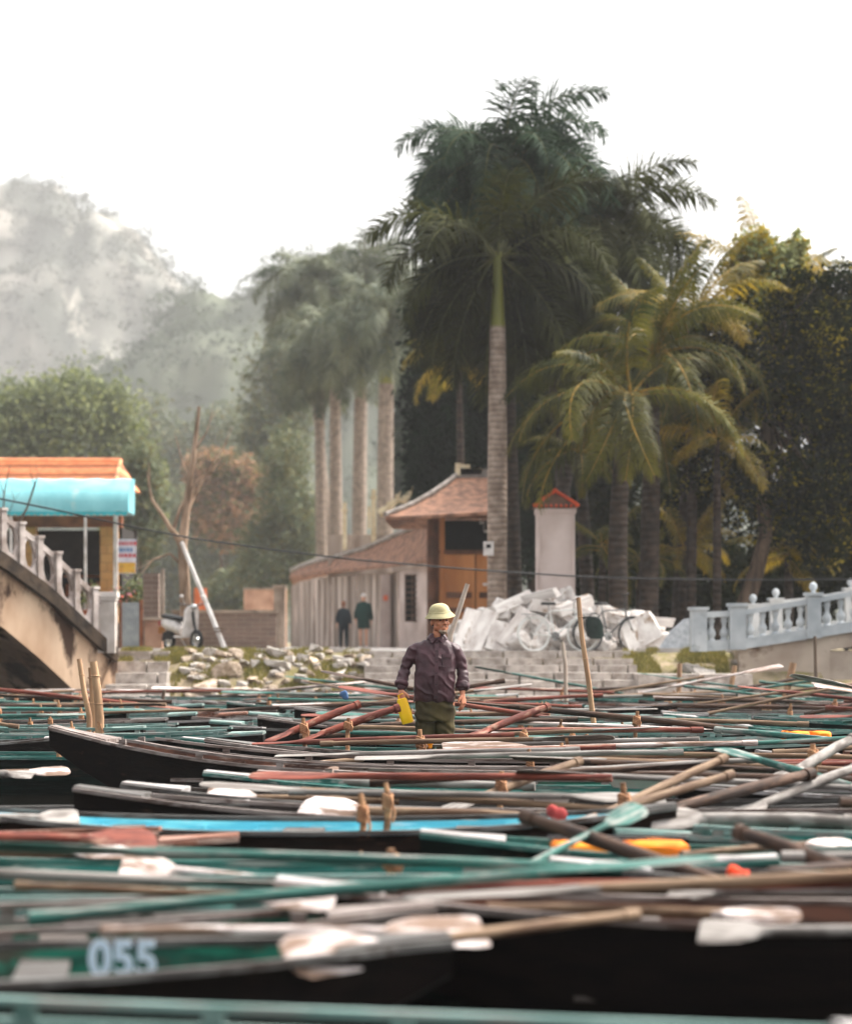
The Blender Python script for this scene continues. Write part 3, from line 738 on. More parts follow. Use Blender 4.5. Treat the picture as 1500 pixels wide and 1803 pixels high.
# potted flowers and shrubs near the gate
def shrub(label, base, r, h, n, leaf, mats, seed, pot=None, name='shrub', flowers=None, cat='plant'):
    root = thing(name, label, cat, base)
    rg = np.random.RandomState(seed)
    z0 = 0
    if pot:
        mb = MB(); mb.lathe((0, 0, 0), [(.1, 0), (.14, .25), (.16, .27), (.16, .31), (.12, .3)], 14); mb.build('pot', pot, root, smooth=40); z0 = .3
    mb = MB()
    for i in range(7):
        a = rg.rand() * 6.28; mb.tube([(0, 0, z0), (math.cos(a) * r * .5, math.sin(a) * r * .5, z0 + h * .7)], [.015, .005], 5)
    mb.build('stem', M_bark, root)
    pts = rg.normal(0, 1, (n, 3)) * np.array([r * .5, r * .5, h * .26]) + np.array([0, 0, z0 + h * .58])
    leaf_mesh('foliage', pts, leaf, rg, mats, root)
    if flowers:
        pts = rg.normal(0, 1, (n // 6, 3)) * np.array([r * .5, r * .5, h * .2]) + np.array([0, -r * .25, z0 + h * .7])
        leaf_mesh('flower', pts, leaf * .8, rg, flowers, root, wide=.9)
    return root
M_flow_o = mat('orange_petal', L(232, 120, 50), L(214, 80, 40), rough=.6, transl=.3)
M_flow_p = mat('pink_petal', L(240, 180, 190), L(220, 130, 150), rough=.6, transl=.3)
M_terra = mat('terracotta_pot', L(168, 92, 62), L(140, 72, 48), rough=.9)
shrub('potted plant with orange flowers behind the grey gate leaf', G(224, 58.9, 1.72), .3, .5, 500, .045, lf_grey, 201, M_terra, flowers=[M_flow_o, M_flow_p])
shrub('bushy green plant against the broken brick pier', G(241, 59, 1.72), .3, .75, 700, .045, lf_green, 202, M_terra)
shrub('small yellow green plant behind the bridge end pillar', G(158, 58.9, 1.72), .2, .5, 250, .05, [lf_green[1]], 203, M_terra)
wall_between('planter_ledge', 'low dark ledge carrying the potted flowers', G(150, 59, 1.04), G(262, 59, 1.04), .68, .5, M_brick_old, None, cat='ledge')

# printed banner by the awning post
M_ban = [mat('banner_white', L(226, 222, 232), L(206, 200, 214), rough=.7), mat('banner_red', L(206, 90, 100), L(196, 80, 90), rough=.7), mat('banner_blue', L(110, 140, 186), L(100, 130, 176), rough=.7), mat('banner_yellow', L(226, 176, 70), L(210, 150, 60), rough=.7)]
root = thing('banner', 'printed banner with red and blue lettering and yellow base by the awning', 'banner', G(221, 60, 2.95))
mb = MB(); mb.box((0, 0, .42), (.53, .02, .85)); mb.build('cloth', M_ban[0], root)
mb = MB(); mb.box((0, -.013, .14), (.51, .004, .26)); mb.build('base_panel', M_ban[3], root)
mb = MB(); rr = random.Random(4)
for row_, z in enumerate((.74, .58, .44)):
    x = -.23
    while x < .2:
        w = rr.uniform(.04, .09); mb.box((x + w / 2, -.014, z), (w, .004, .09 if row_ != 1 else .1)); x += w + .02
    mb.build('lettering', M_ban[2 if row_ == 1 else 1], root); mb = MB()
mb = MB(); mb.tube([(-.27, 0, -1.9), (-.27, 0, 1.6)], .025, 8); mb.build('banner_pole', M_white, root, smooth=60)

# ------------------------------------------------------------------ restaurant with awning
def restaurant():
    d = 60.0
    x0, x1 = -10.7, (196 - CX) * d / F
    root = thing('restaurant_building', 'open fronted building with orange tiled roof and cyan awning', 'building', (x0, d, 1.04))
    M_tile = wave_mat('orange_roof_tile', L(222, 146, 100), L(196, 120, 80), 1.0, 'Z', bump=.05, dist=.4, sharp=(.1, .4))
    M_awn = mat('cyan_awning', L(158, 222, 228), L(120, 196, 206), scale=1.6, stretch=(1, 1, .4), rough=.6, transl=.35, bump=.03, bscale=3, third=L(186, 214, 212), third_at=.62, third_scale=1.2)
    M_awn2 = mat('cyan_awning_valance', L(70, 196, 206), L(60, 180, 190), scale=2, rough=.6, transl=.2)
    M_pil = brick_mat('tan_tiled_pillar', L(196, 150, 96), L(176, 126, 76), L(130, 96, 64), 1.0, .3, .22, ms=.012)
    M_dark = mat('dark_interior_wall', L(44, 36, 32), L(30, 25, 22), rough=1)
    zt = lambda py: ZC - (py - YH) * d / F
    W = MB()
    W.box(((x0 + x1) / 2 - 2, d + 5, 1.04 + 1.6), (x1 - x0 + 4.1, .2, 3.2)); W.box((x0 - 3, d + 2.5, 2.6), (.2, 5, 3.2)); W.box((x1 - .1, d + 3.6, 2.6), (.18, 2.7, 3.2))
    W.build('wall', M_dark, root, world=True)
    mb = MB(); mb.box(((x0 + x1) / 2 - 2, d + 1.1, zt(922) + .1), (x1 - x0 + 4.3, .25, .28)); mb.build('beam', M_rustbrown, root, world=True)
    for px, w in ((185, .42), (40, .42)):
        mb = MB(); mb.box(((px - CX) * d / F, d + .9, (1.04 + zt(925)) / 2), (w, .4, zt(925) - 1.04)); mb.build('pillar', M_pil, root, world=True)
    mb = MB(); mb.box((x1 - 1.0, d + 1.9, 1.5), (1.3, .5, .9)); mb.build('counter', M_rustbrown, root, world=True)
    mb = MB()
    for q, (xx, hh, rr3) in enumerate(((-1.45, .28, .05), (-1.3, .2, .06), (-1.1, .3, .045), (-.9, .18, .08), (-.7, .26, .05), (-.55, .22, .06))): mb.lathe((x1 + xx, d + 1.8, 1.95), [(rr3, 0), (rr3, hh * .7), (rr3 * .4, hh * .85), (rr3 * .4, hh)], 10)
    mb.build('jar', M_render_old, root, world=True, smooth=50)
    mb = MB()
    for zz in (2.5, 3.0): mb.box((x1 - 1.1, d + 4.7, zz), (1.5, .35, .05))
    for q in range(9): mb.box((x1 - 1.75 + q * .16, d + 4.65, 2.66 + (q % 3) * .02), (.1, .2, .26 + .04 * (q % 2)))
    mb.build('shelf', M_wood_dk if 'M_wood_dk' in globals() else M_rustbrown, root, world=True)
    # hipped roof
    rz0, rz1 = zt(845) + .0, zt(800) + .05
    mb = MB()
    a = [(x0 - 4, d + .2, rz0), (x1 + .1, d + .2, rz0), (x1 + .1, d + 5.4, rz0), (x0 - 4, d + 5.4, rz0), (x0 - 4, d + 2.8, rz1), (x1 - .12, d + 2.8, rz1)]
    mb.add(a, [(0, 1, 5, 4), (1, 2, 5), (2, 3, 4, 5), (0, 3, 2, 1)])
    # raised rows of tiles
    for k in range(1, 9):
        t = k / 9
        y = d + .2 + 2.6 * t; z = rz0 + (rz1 - rz0) * t
        mb.box(((x0 - 4 + x1 + .1 - .2 * t) / 2, y, z + .012), (x1 - x0 + 4.0 - .22 * t, .05, .03))
    mb.tube([a[4], a[5]], .08, 8); mb.tube([a[5], a[1]], .06, 8)
    roof = mb.build('roof', M_tile, root, world=True)
    # barrel awning
    mb = MB(); prof = []
    for i in range(9):
        t = i / 8; an = math.pi / 2 * t
        prof.append((d + .3 - 1.35 * math.sin(an), zt(905) + (zt(842) - zt(905)) * math.cos(an) ** .8))
    ax1 = (229 - CX) * (d - .6) / F; ax0 = x0 - 3
    rows = []
    for xx in [ax0 + (ax1 - ax0) * j / 30 for j in range(31)]:
        rows.append([Vector((xx, y, z + .015 * math.sin(xx * 9))) for y, z in prof])
    mb.rings(rows, closed=False)
    n = len(prof)
    mb.prism([(ax1, y, z) for y, z in prof] + [(ax1, d + .3, zt(905))], (.015, 0, 0))
    mb.build('awning', M_awn, root, smooth=50, world=True)
    mb = MB()
    for j in range(40):
        xa = ax0 + (ax1 - ax0) * j / 40; xb = ax0 + (ax1 - ax0) * (j + 1) / 40; xm = (xa + xb) / 2
        mb.prism([(xa, d - 1.07, prof[-1][1]), (xb, d - 1.07, prof[-1][1]), (xb, d - 1.07, prof[-1][1] - .06), (xm, d - 1.07, prof[-1][1] - .1), (xa, d - 1.07, prof[-1][1] - .06)], (0, .015, 0))
    mb.build('valance', M_awn2, root, world=True)
    for px in (151, 206, 20):
        mb = MB(); x = (px - CX) * (d - 1) / F; mb.tube([(x, d - 1, 1.05), (x, d - 1, prof[-1][1])], .035, 10); mb.build('awning_post', M_white, root, smooth=60, world=True)
    mb = MB(); mb.box((ax1 - 3, d + .25, zt(905) + .02), (6, .06, .1)); mb.box((ax1 - 3, d - 1.0, zt(905) + .06), (6, .04, .05)); mb.build('awning_frame', M_white, root, world=True)
restaurant()
for lab, pts in (('leafless sapling in front of the awning at left frame edge', [(8, 1000), (6, 940), (8, 870), (18, 820)]), ('forked bare twig rising in front of the cyan awning', [(30, 930), (48, 895), (62, 855), (66, 842)])):
    dd = 50.5
    bare_tree(lab, P(pts[0][0], pts[0][1], dd), [P(x, y, dd) for x, y in pts], .03, [([P(pts[1][0], pts[1][1], dd), P(pts[1][0] + 12, pts[1][1] - 40, dd), P(pts[1][0] + 20, pts[1][1] - 60, dd)], .012), ([P(pts[2][0], pts[2][1], dd), P(pts[2][0] - 10, pts[2][1] - 25, dd)], .01)], M_bark, name='sapling')

# ------------------------------------------------------------------ left bridge
M_conc_stain = mat('stained_concrete', L(206, 178, 152), L(150, 118, 92), scale=.9, stretch=(1, 1, .5), rough=1, bump=.008, third=L(66, 46, 34), third_at=.54, third_scale=1.3)
M_moss = mat('blackened_concrete', L(74, 60, 48), L(34, 27, 22), scale=3, rough=1, bump=.02)
M_bal = mat('weathered_balustrade', L(196, 184, 178), L(128, 114, 106), scale=2.5, rough=.95, bump=.008, third=L(72, 62, 56), third_at=.64, third_scale=3)
M_whitewash = mat('whitewashed_pillar', L(222, 214, 208), L(176, 166, 158), scale=2, rough=.9)
def left_bridge():
    def path(s):      # s = 0 at the abutment by the steps, 1 past the left frame edge
        return 200 - 330 * s, 45.2 - 3.4 * s
    def deck(px): return np.interp(px, [-130, -60, 0, 83, 156, 194, 200], [925, 945, 972, 1033, 1102, 1136, 1140])
    def arch(px): return np.interp(px, [-130, -60, 0, 69, 125, 140, 150], [1062, 1078, 1100, 1158, 1210, 1226, 1240])
    root = thing('arched_bridge', 'stained concrete arched bridge with weathered openwork balustrade on the left', 'bridge', G(200, 45.2, 0))
    dirv = None
    S = [i / 24 for i in range(43)]
    P0, P1 = G(*path(0), 0), G(*path(1), 0)
    along = (P1 - P0).normalized(); back = Vector((along.y, -along.x, 0))
    if back.y < 0: back = -back
    W_ = 3.2
    top, bot = [], []
    for s in S:
        px, dd = path(s)
        t = P(px, deck(px), dd); top.append(t)
        zb = P(px, arch(px), dd).z if px < 148 else -.3
        bot.append(Vector((t.x, t.y, max(-.3, zb))))
    # fascia and deck body as one solid, with a soffit
    mb = MB(); rr_ = []
    for t, b in zip(top, bot): rr_.append([t - Vector((0, 0, .14)), b, b + back * W_, t + back * W_ - Vector((0, 0, .14))])
    mb.rings(rr_)
    mb.build('deck', M_conc_stain, root, world=True)
    # projecting blackened edge course
    mb = MB(); mb.rings([[t - back * .13 - Vector((0, 0, .28)), t - back * .13, t + back * W_, t + back * W_ - Vector((0, 0, .28))] for t in top]); mb.build('edge_course', M_moss, root, world=True)
    # abutment pier
    ab = MB()
    a = G(200, 45.2, 0)
    ab.prism([a + Vector((0, -.06, -.3)) + along * -.12, a + Vector((0, -.06, -.3)) + along * .62, P(165, 1085, 45.9) + Vector((0, -.06, 0)), P(200, 1128, 45.2) + along * -.12 + Vector((0, -.06, 0))], back * W_)
    ab.build('abutment', M_conc_stain, root, world=True)
    ep = MB(); e_ = top[-1]; ep.box((e_.x - 1.0, e_.y + 1.2, e_.z / 2 - .4), (1.6, 3.4, e_.z + .4), rot=Euler((0, 0, R(20))).to_matrix()); ep.build('pier', M_conc_stain, root, world=True)
    # balustrade: posts, rails and pierced panels
    npan = 17
    def at(s): px, dd = path(s); return P(px, deck(px), dd)
    hb = .76
    for k in range(npan + 1):
        p = at(k / 10 * .98 + .01)
        mb = MB()
        e = Vector((0, 0, 1))
        w = .06
        q = [p - along * w - back * .09, p + along * w - back * .09, p + along * w + back * .09, p - along * w + back * .09]
        mb.rings([[v for v in q], [v + e * hb for v in q]])
        q2 = [p + (v - p) * 1.25 for v in q]
        mb.rings([[v + e * (hb) for v in q2], [v + e * (hb + .05) for v in q2]])
        mb.build('post', M_bal, root, world=True)
    for k in range(npan):
        a, b = at(k / 10 * .98 + .01), at((k + 1) / 10 * .98 + .01)
        mb = MB()
        for z, h in ((.05, .05), (.66, .05)):
            mb.strip([a + Vector((0, 0, z)), b + Vector((0, 0, z))], .05, h)
        c = a.lerp(b, .5)
        hz_ = .30
        aa, bb = a.lerp(b, .14), a.lerp(b, .86)
        # panel with a six sided opening: solid corners round it
        n_ = back * .07
        def tri(*p3): mb.prism([Vector(v) - n_ * .5 for v in p3], n_)
        z0, z1 = Vector((0, 0, .09)), Vector((0, 0, .62)); zm = Vector((0, 0, .355))
        tri(aa + z0, aa.lerp(c, .75) + z0, aa + zm); tri(aa + zm, aa.lerp(c, .75) + z1, aa + z1)
        tri(bb + z0, bb + zm, bb.lerp(c, .75) + z0); tri(bb + zm, bb + z1, bb.lerp(c, .75) + z1)
        mb.build('pierced_panel', M_bal, root, world=True)
    # square end pillar
    p = P(190, 1136, 45.1); p.z = ROAD_Z
    mb = MB(); mb.box((p.x - .02, p.y, p.z + .5), (.36, .36, 1.06)); mb.build('end_pillar', M_whitewash, root, world=True)
    mb = MB(); mb.box((p.x - .02, p.y, p.z + 1.06), (.44, .44, .1)); mb.box((p.x - .02, p.y, p.z + .98), (.40, .40, .05)); mb.build('pillar_cap', M_whitewash, root, world=True)
left_bridge()

# ------------------------------------------------------------------ right bridge with vase balusters
M_grey_bal = mat('pale_grey_blue_paint', L(196, 200, 202), L(162, 168, 172), scale=2.2, rough=.85, bump=.004, third=L(120, 126, 128), third_at=.68, third_scale=2.5)
M_conc_r = mat('tan_concrete', L(196, 180, 164), L(152, 134, 120), scale=1.0, rough=1, bump=.006, third=L(112, 90, 76), third_at=.62, third_scale=1.6)
def right_bridge():
    D = 46.0
    root = thing('balustraded_bridge', 'concrete bridge ramp with pale grey vase shaped balusters on the right', 'bridge', G(1228, D, 0))
    k = D / F
    X = lambda px: (px - CX) * k
    Z = lambda py: ZC - (py - YH) * k
    base = lambda px: Z(np.interp(px, [1215, 1300, 1430, 1700], [1146, 1142, 1122, 1078]))
    topz = lambda px: Z(np.interp(px, [1215, 1300, 1430, 1700], [1078, 1074, 1052, 1004]))
    # deck wall
    pxs = [1300, 1365, 1430, 1460, 1500, 1560, 1640, 1700, 1900, 2150]
    mb = MB()
    low = lambda px: -.3 if px <= 1461 else Z(np.interp(px, [1461, 1500, 1560, 1640, 1700], [1168, 1152, 1140, 1136, 1134]))
    prev = None
    rr_ = []
    for px in pxs[:4]: rr_.append([Vector((X(px), D - .02, base(px))), Vector((X(px), D - .02, -.3)), Vector((X(px), D + 3.2, -.3)), Vector((X(px), D + 3.2, base(px)))])
    mb.rings(rr_)
    rr_ = []
    for px in pxs[3:]: rr_.append([Vector((X(px) + (.002 if px == 1460 else 0), D - .02, base(px))), Vector((X(px) + (.002 if px == 1460 else 0), D - .02, base(px) - .3)), Vector((X(px), D + 3.2, base(px) - .3)), Vector((X(px), D + 3.2, base(px)))])
    mb.rings(rr_)
    mb.box((X(2100), D + 1.6, (base(1700) - .6) / 2), (1.2, 3.1, base(1700) + .2))
    mb.box((X(1485), D + .18, (Z(1165) + Z(1200)) / 2 + .12), (.75, .3, .55))
    mb.build('deck', M_conc_r, root, world=True)
    mb = MB(); mb.box((X(1440), D - .1, .12), (.5, .3, .3)); mb.box((X(1360), D - .12, .02), (1.4, .3, .18)); mb.build('footing', M_conc_r, root, world=True)
    # plinth and rail
    for nm, f0, h in (('plinth', lambda px: base(px) + .08, .1), ('handrail', lambda px: topz(px) - .06, .055)):
        mb = MB(); mb.strip([Vector((X(px), D, f0(px))) for px in (1218, 1260, 1300, 1365, 1430, 1500, 1600, 1700, 1850, 2150)], .09 if nm == 'plinth' else .1, h); mb.build(nm, M_grey_bal, root, world=True)
    for px, ex in ((1229, 0), (1297, .04), (1431, .0), (1575, 0), (1700, 0), (1850, 0), (2000, 0), (2150, 0)):
        w = .3 if px < 1300 else .26
        mb = MB(); z0, z1 = base(px) - .02, topz(px) + .03 + ex
        mb.box((X(px), D, (z0 + z1) / 2), (w, .3, z1 - z0)); mb.box((X(px), D, z1 + .03), (w + .07, .37, .06)); mb.box((X(px), D - .152, (z0 + z1) / 2), (w * .55, .012, (z1 - z0) * .7))
        if px >= 1431: mb.lathe((X(px), D, z1 + .06), [(.05, 0), (.035, .03), (.07, .08), (.078, .12), (.06, .17), (.01, .2)], 14)
        mb.build('newel_post', M_grey_bal, root, world=True, smooth=35)
    def balu(px, z0, z1):
        h = z1 - z0
        mb = MB(); mb.lathe((X(px), D, z0), [(.075, 0), (.075, .05 * h), (.05, .1 * h), (.085, .28 * h), (.08, .38 * h), (.04, .55 * h), (.045, .7 * h), (.07, .84 * h), (.05, .92 * h), (.075, .95 * h), (.075, h)], 14); mb.build('baluster', M_grey_bal, root, world=True, smooth=50)
    for a, b, n in ((1229, 1297, 2), (1297, 1431, 5), (1431, 1575, 5), (1575, 1700, 4), (1700, 1850, 5), (1850, 2000, 5), (2000, 2150, 5)):
        for i in range(n):
            px = a + (b - a) * (i + 1) / (n + 1); balu(px, base(px) + .17, topz(px) - .11)
    # farther parapet seen over the near one
    far = MB(); D2 = D + 3.0; k2 = D2 / F
    for px, py in ((1250, 1069), (1365, 1060), (1500, 1030)): pass
    pts = [Vector(((px - CX) * k2, D2, ZC - (py - YH) * k2)) for px, py in ((1335, 1068), (1365, 1062), (1430, 1055), (1497, 1043), (1640, 1020))]
    far.strip(pts, .09, .05); far.strip([p - Vector((0, 0, .6)) for p in pts], .09, .08)
    far.build('handrail', M_grey_bal, root, world=True)
    for px, py in ((1325, 1066), (1365, 1056), (1497, 1038)):
        mb = MB(); x = (px - CX) * k2; z1 = ZC - (py - YH) * k2
        mb.box((x, D2, z1 - .4), (.24, .26, .8)); mb.box((x, D2, z1 + .01), (.32, .32, .05)); mb.lathe((x, D2, z1 + .03), [(.05, 0), (.035, .03), (.07, .08), (.078, .12), (.06, .17), (.01, .2)], 12)
        mb.build('newel_post', M_grey_bal, root, world=True, smooth=35)
right_bridge()
# grey granite slab wall sloping down left of the balustrade
root = thing('slab_ramp', 'speckled grey slab leaning down from the first balustrade post', 'slab', G(1160, 47.3, ROAD_Z))
mb = MB(); D = 47.3; mb.prism([P(1160, 1143, D), P(1216, 1143, D), P(1216, 1088, D), P(1205, 1090, D), P(1180, 1112, D)], (0, .18, 0))
mb.build('slab', mat('granite', L(196, 200, 206), L(160, 166, 174), scale=12, rough=.8), root, world=True)

# ------------------------------------------------------------------ stone stairs and bank
M_step = mat('weathered_step_stone', L(190, 180, 172), L(138, 128, 120), scale=5, rough=.95, bump=.01, third=L(108, 94, 86), third_at=.64, third_scale=3)
def stairs(label, px0, px1, n, d_bot, d_top, z_bot, z_top, seed, bl=(.5, 1.2), shrink=None):
    rr = random.Random(seed)
    root = thing('stone_stairs', label, 'stairs', G(px0, d_top, 0))
    for k in range(n):
        z = z_bot + (z_top - z_bot) * (k + 1) / n
        y = d_bot + (d_top - d_bot) * k / n
        x0, x1 = (px0 - CX) * y / F, (px1 - CX) * y / F
        if shrink: x0 += shrink[0] * k; x1 += shrink[1] * k
        mb = MB(); x = x0; h = (z_top - z_bot) / n + .05
        while x < x1 - .15:
            w = min(rr.uniform(*bl), x1 - x)
            jz = rr.uniform(-.008, .008); jy = rr.uniform(-.03, .03)
            mb.box((x + w / 2, y + .45 + jy, z - h / 2 + jz), (w - rr.uniform(.02, .05), .9, h), jit=.015, rg=rr)
            x += w
        mb.build('step', M_step, root, world=True)
    return root
stairs('broad worn stone stairs below the marble rubble heap', 640, 1150, 8, 43.0, 47.1, .0, ROAD_Z, 5, (.5, 1.1), (0, -.06))
stairs('short worn stone stairs beside the left bridge', 178, 292, 5, 43.9, 47.1, .06, ROAD_Z, 6, (.6, 1.0), (.07, .02))
stairs('two low stone courses under the grassy bank on the right', 1120, 1385, 3, 43.2, 44.7, .0, .66, 7, (.9, 1.6), (0, -.3))
def kerb(label, px0, px1, d, seed):
    rr = random.Random(seed); root = thing('kerb', label, 'kerb', G(px0, d, ROAD_Z - .02)); mb = MB()
    x, x1 = (px0 - CX) * d / F, (px1 - CX) * d / F
    while x < x1: mb.box((x + .5, d, ROAD_Z - .02), (.98, .22, .15), jit=.01, rg=rr); x += 1.0
    mb.build('kerb_stone', M_road, root, world=True)
kerb('pale kerb along the road edge above the rocks', 205, 640, 47.35, 8)
kerb('pale kerb along the road edge above the right grass', 1120, 1220, 47.35, 9)
# grass on the bank
def grass(regions, n, seed):
    rg = np.random.RandomState(seed); C = []
    for px0, px1, y0, y1, wgt in regions:
        m = int(n * wgt); x = (rg.uniform(px0, px1, m) - CX) * 45.5 / F; y = rg.uniform(y0, y1, m)
        z = np.interp(y, [g[0] for g in gy], [g[1] for g in gy])
        keep = np.array([mnoise.noise(Vector((a * 1.6, b * 1.6, 8))) > -.05 for a, b in zip(x, y)])
        C.append(np.stack([x, y, z + .03], 1)[keep])
    C = np.concatenate(C); k = len(C)
    A = np.stack([rg.normal(0, .035, k), rg.normal(0, .02, k), rg.uniform(.04, .11, k)], 1); B = np.stack([rg.uniform(.006, .012, k), rg.normal(0, .003, k), np.zeros(k)], 1)
    o = quads_object('grass', C, A, B, [M_grass, mat('dry_grass', L(170, 156, 92), L(130, 116, 66), rough=.9, transl=.25)], midx=(rg.rand(k) > .55).astype(int))
    tag(o, kind='stuff')
grass([(200, 655, 45.0, 47.2, .5), (1105, 1290, 44.6, 47.2, .4), (200, 330, 46.3, 47.2, .15)], 26000, 31)

# ------------------------------------------------------------------ temple wall, gate, tiled pillar
M_tile_old = wave_mat('weathered_roof_tile', L(172, 126, 102), L(112, 84, 70), 3.2, 'Y', bump=.03, dist=.8, sharp=(.05, .4))
M_tile_red = wave_mat('red_roof_tile', L(214, 92, 52), L(170, 66, 38), 2.6, 'X', bump=.03, dist=.4, sharp=(.05, .4))
M_ridge = mat('grey_mortar_ridge', L(150, 142, 136), L(108, 100, 94), scale=4, rough=1)
M_plaster = mat('streaked_plaster_wall', L(182, 168, 158), L(132, 118, 108), scale=1.4, stretch=(1.5, 1.5, .12), rough=1, bump=.006, third=L(214, 196, 186), third_at=.6, third_scale=2)
M_plaster_w = mat('pale_plaster', L(206, 190, 184), L(176, 158, 150), scale=1.2, rough=1, bump=.004)
M_wood_door = mat('varnished_wood', L(176, 118, 70), L(146, 92, 52), scale=2, stretch=(1, 1, .2), rough=.6)
M_wood_dk = mat('dark_wood_frame', L(98, 62, 44), L(66, 42, 30), scale=3, rough=.7)
M_cream = mat('cream_ornament', L(226, 212, 180), L(190, 170, 136), scale=5, rough=.9)
M_lattice = mat('brown_clay_lattice', L(104, 84, 74), L(74, 58, 50), scale=4, rough=.9)
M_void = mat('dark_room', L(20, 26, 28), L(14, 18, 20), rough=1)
def temple_wall():
    root = thing('temple_wall', 'long curved plaster wall with tiled coping behind the two walkers', 'wall', G(515, 88, 1.03))
    ctrl = [(514, 90), (530, 84), (560, 80), (600, 77.5), (650, 75.2), (700, 72.6), (704, 72.2)]
    pts = [G(px, d, 1.03) for px, d in ctrl]
    def h_at(i, px): return 2.32 if px < 700 else 2.3
    mb = MB(); prev = None; rr_ = []
    for (px, d), p in zip(ctrl, pts): rr_.append([p, p + Vector((0, .35, 0)), p + Vector((0, .35, 2.32)), p + Vector((0, 0, 2.32))])
    mb.rings(rr_)
    for j in range(len(pts) - 1):   # shallow pilasters
        for q in range(4):
            p = pts[j].lerp(pts[j + 1], (q + .3) / 4); mb.box(p + Vector((0, -.03, 1.14)), (.12, .1, 2.28))
    mb.build('wall', M_plaster, root, world=True)
    # tiled coping that grows towards the gate
    mb = MB(); rr_ = []; ridge = []
    tops = [(514, 90, 1006), (530, 84, 998), (560, 80, 988), (600, 77.5, 980), (640, 75.7, 968), (700, 72.6, 942), (752, 70.0, 922)]
    eaves = [(510, 90, 1014), (527, 83.4, 1010), (560, 79.2, 1006), (600, 76.6, 1003), (640, 74.5, 999), (700, 71.2, 992), (752, 68.6, 985)]
    for (a, b) in zip(tops, eaves):
        t = P(a[0], a[2], a[1] + .4); e = P(b[0], b[2], b[1])
        rr_.append([e, e - Vector((0, 0, .09)), t + Vector((0, .9, -.5)), t]); ridge.append(t)
    N = len(rr_)
    mb.rings(rr_); mb.build('roof', M_tile_old, root, world=True)
    mb = MB(); mb.tube([p + Vector((0, 0, .03)) for p in ridge], .09, 8); mb.strip([rr_[-1][0] + Vector((.06, 0, -.05)), rr_[-1][3] + Vector((.06, 0, .02))], .06, .12); mb.build('ridge', M_ridge, root, world=True)
    # end bay with lattice window
    mb = MB(); a, b = G(704, 71.6, 1.03), G(762, 69.5, 1.03)
    mb.prism([a, b, b + Vector((0, 0, 2.55)), a + Vector((0, 0, 2.3))], (0, .3, 0)); mb.build('end_wall', M_plaster_w, root, world=True)
    mb = MB(); fr = MB()
    c = a.lerp(b, .42)
    u = (b - a).normalized()
    w0, w1 = 715, 738
    p0, p1 = P(714, 1094, 71.1), P(738, 1012, 70.2)
    wd, hh = (p1.x - p0.x), (p1.z - p0.z)
    cy = 70.55
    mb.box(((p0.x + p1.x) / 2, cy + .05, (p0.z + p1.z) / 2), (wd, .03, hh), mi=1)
    for i in range(9): mb.box(((p0.x + p1.x) / 2, cy - .0, p0.z + hh * i / 8), (wd + .04, .07, .045))
    for i in range(3): mb.box((p0.x + wd * i / 2, cy - .0, (p0.z + p1.z) / 2), (.04, .06, hh))
    mb.build('window', [M_lattice, M_void], root, world=True)
    # pale inner post with red mark
    mb = MB(); p = P(679, 1135, 72.9); mb.box((p.x, p.y, 2.15), (.3, .2, 2.24)); mb.build('pilaster', M_plaster_w, root, world=True)
    mb = MB(); p = P(679, 1053, 72.7); mb.box((p.x, p.y - .02, p.z), (.13, .02, .16)); mb.build('notice', mat('red_notice', L(220, 120, 90), L(200, 100, 76)), root, world=True)
temple_wall()
def curved_roof(corners, ridge, mats, root, thick=.09, sag=.35, lift=.25):
    """hipped roof with drooping concave slopes and lifted corners; corners = 4 eave points (ccw from front left), ridge = 2 points"""
    A, B, Cc, Dd = [Vector(c) for c in corners]; r0, r1 = Vector(ridge[0]), Vector(ridge[1])
    mb = MB(); n = 10
    def slope(e0, e1, t0, t1, sag=sag):
        rows = []
        for j in range(n + 1):
            v = j / n; row = []
            for i in range(n + 1):
                u = i / n
                e = e0.lerp(e1, u); t = t0.lerp(t1, u)
                p = e.lerp(t, v); p.z -= sag * math.sin(math.pi * v) * (.7 if True else 0)
                p.z += lift * (abs(2 * u - 1) ** 4) * (1 - v) ** 2
                row.append(p)
            rows.append(row)
        mb.rings(rows, closed=False); mb.rings([[p - Vector((0, 0, thick)) for p in r][::-1] for r in rows], closed=False)
        mb.rings([rows[0], [p - Vector((0, 0, thick)) for p in rows[0]]], closed=False)
    slope(A, B, r0, r1); slope(B, Cc, r1, r1, sag); slope(Cc, Dd, r1, r0); slope(Dd, A, r0, r0, sag)
    o = mb.build('roof', mats[0], root, world=True, smooth=40)
    rb = MB()
    def hipline(e, t, l=True):
        pts = []
        for j in range(9):
            v = j / 8; p = e.lerp(t, v); p.z -= sag * math.sin(math.pi * v) * .7; p.z += lift * (1 - v) ** 2 + .05; pts.append(p)
        rb.tube(pts, .07, 8)
    for e, t in ((A, r0), (B, r1), (Cc, r1), (Dd, r0)): hipline(e, t)
    rb.strip([r0 + Vector((0, 0, .08)), r0.lerp(r1, .5) + Vector((0, 0, .04)), r1 + Vector((0, 0, .08))], .09, .14)
    rb.build('ridge', mats[1], root, world=True, smooth=40)
    return o
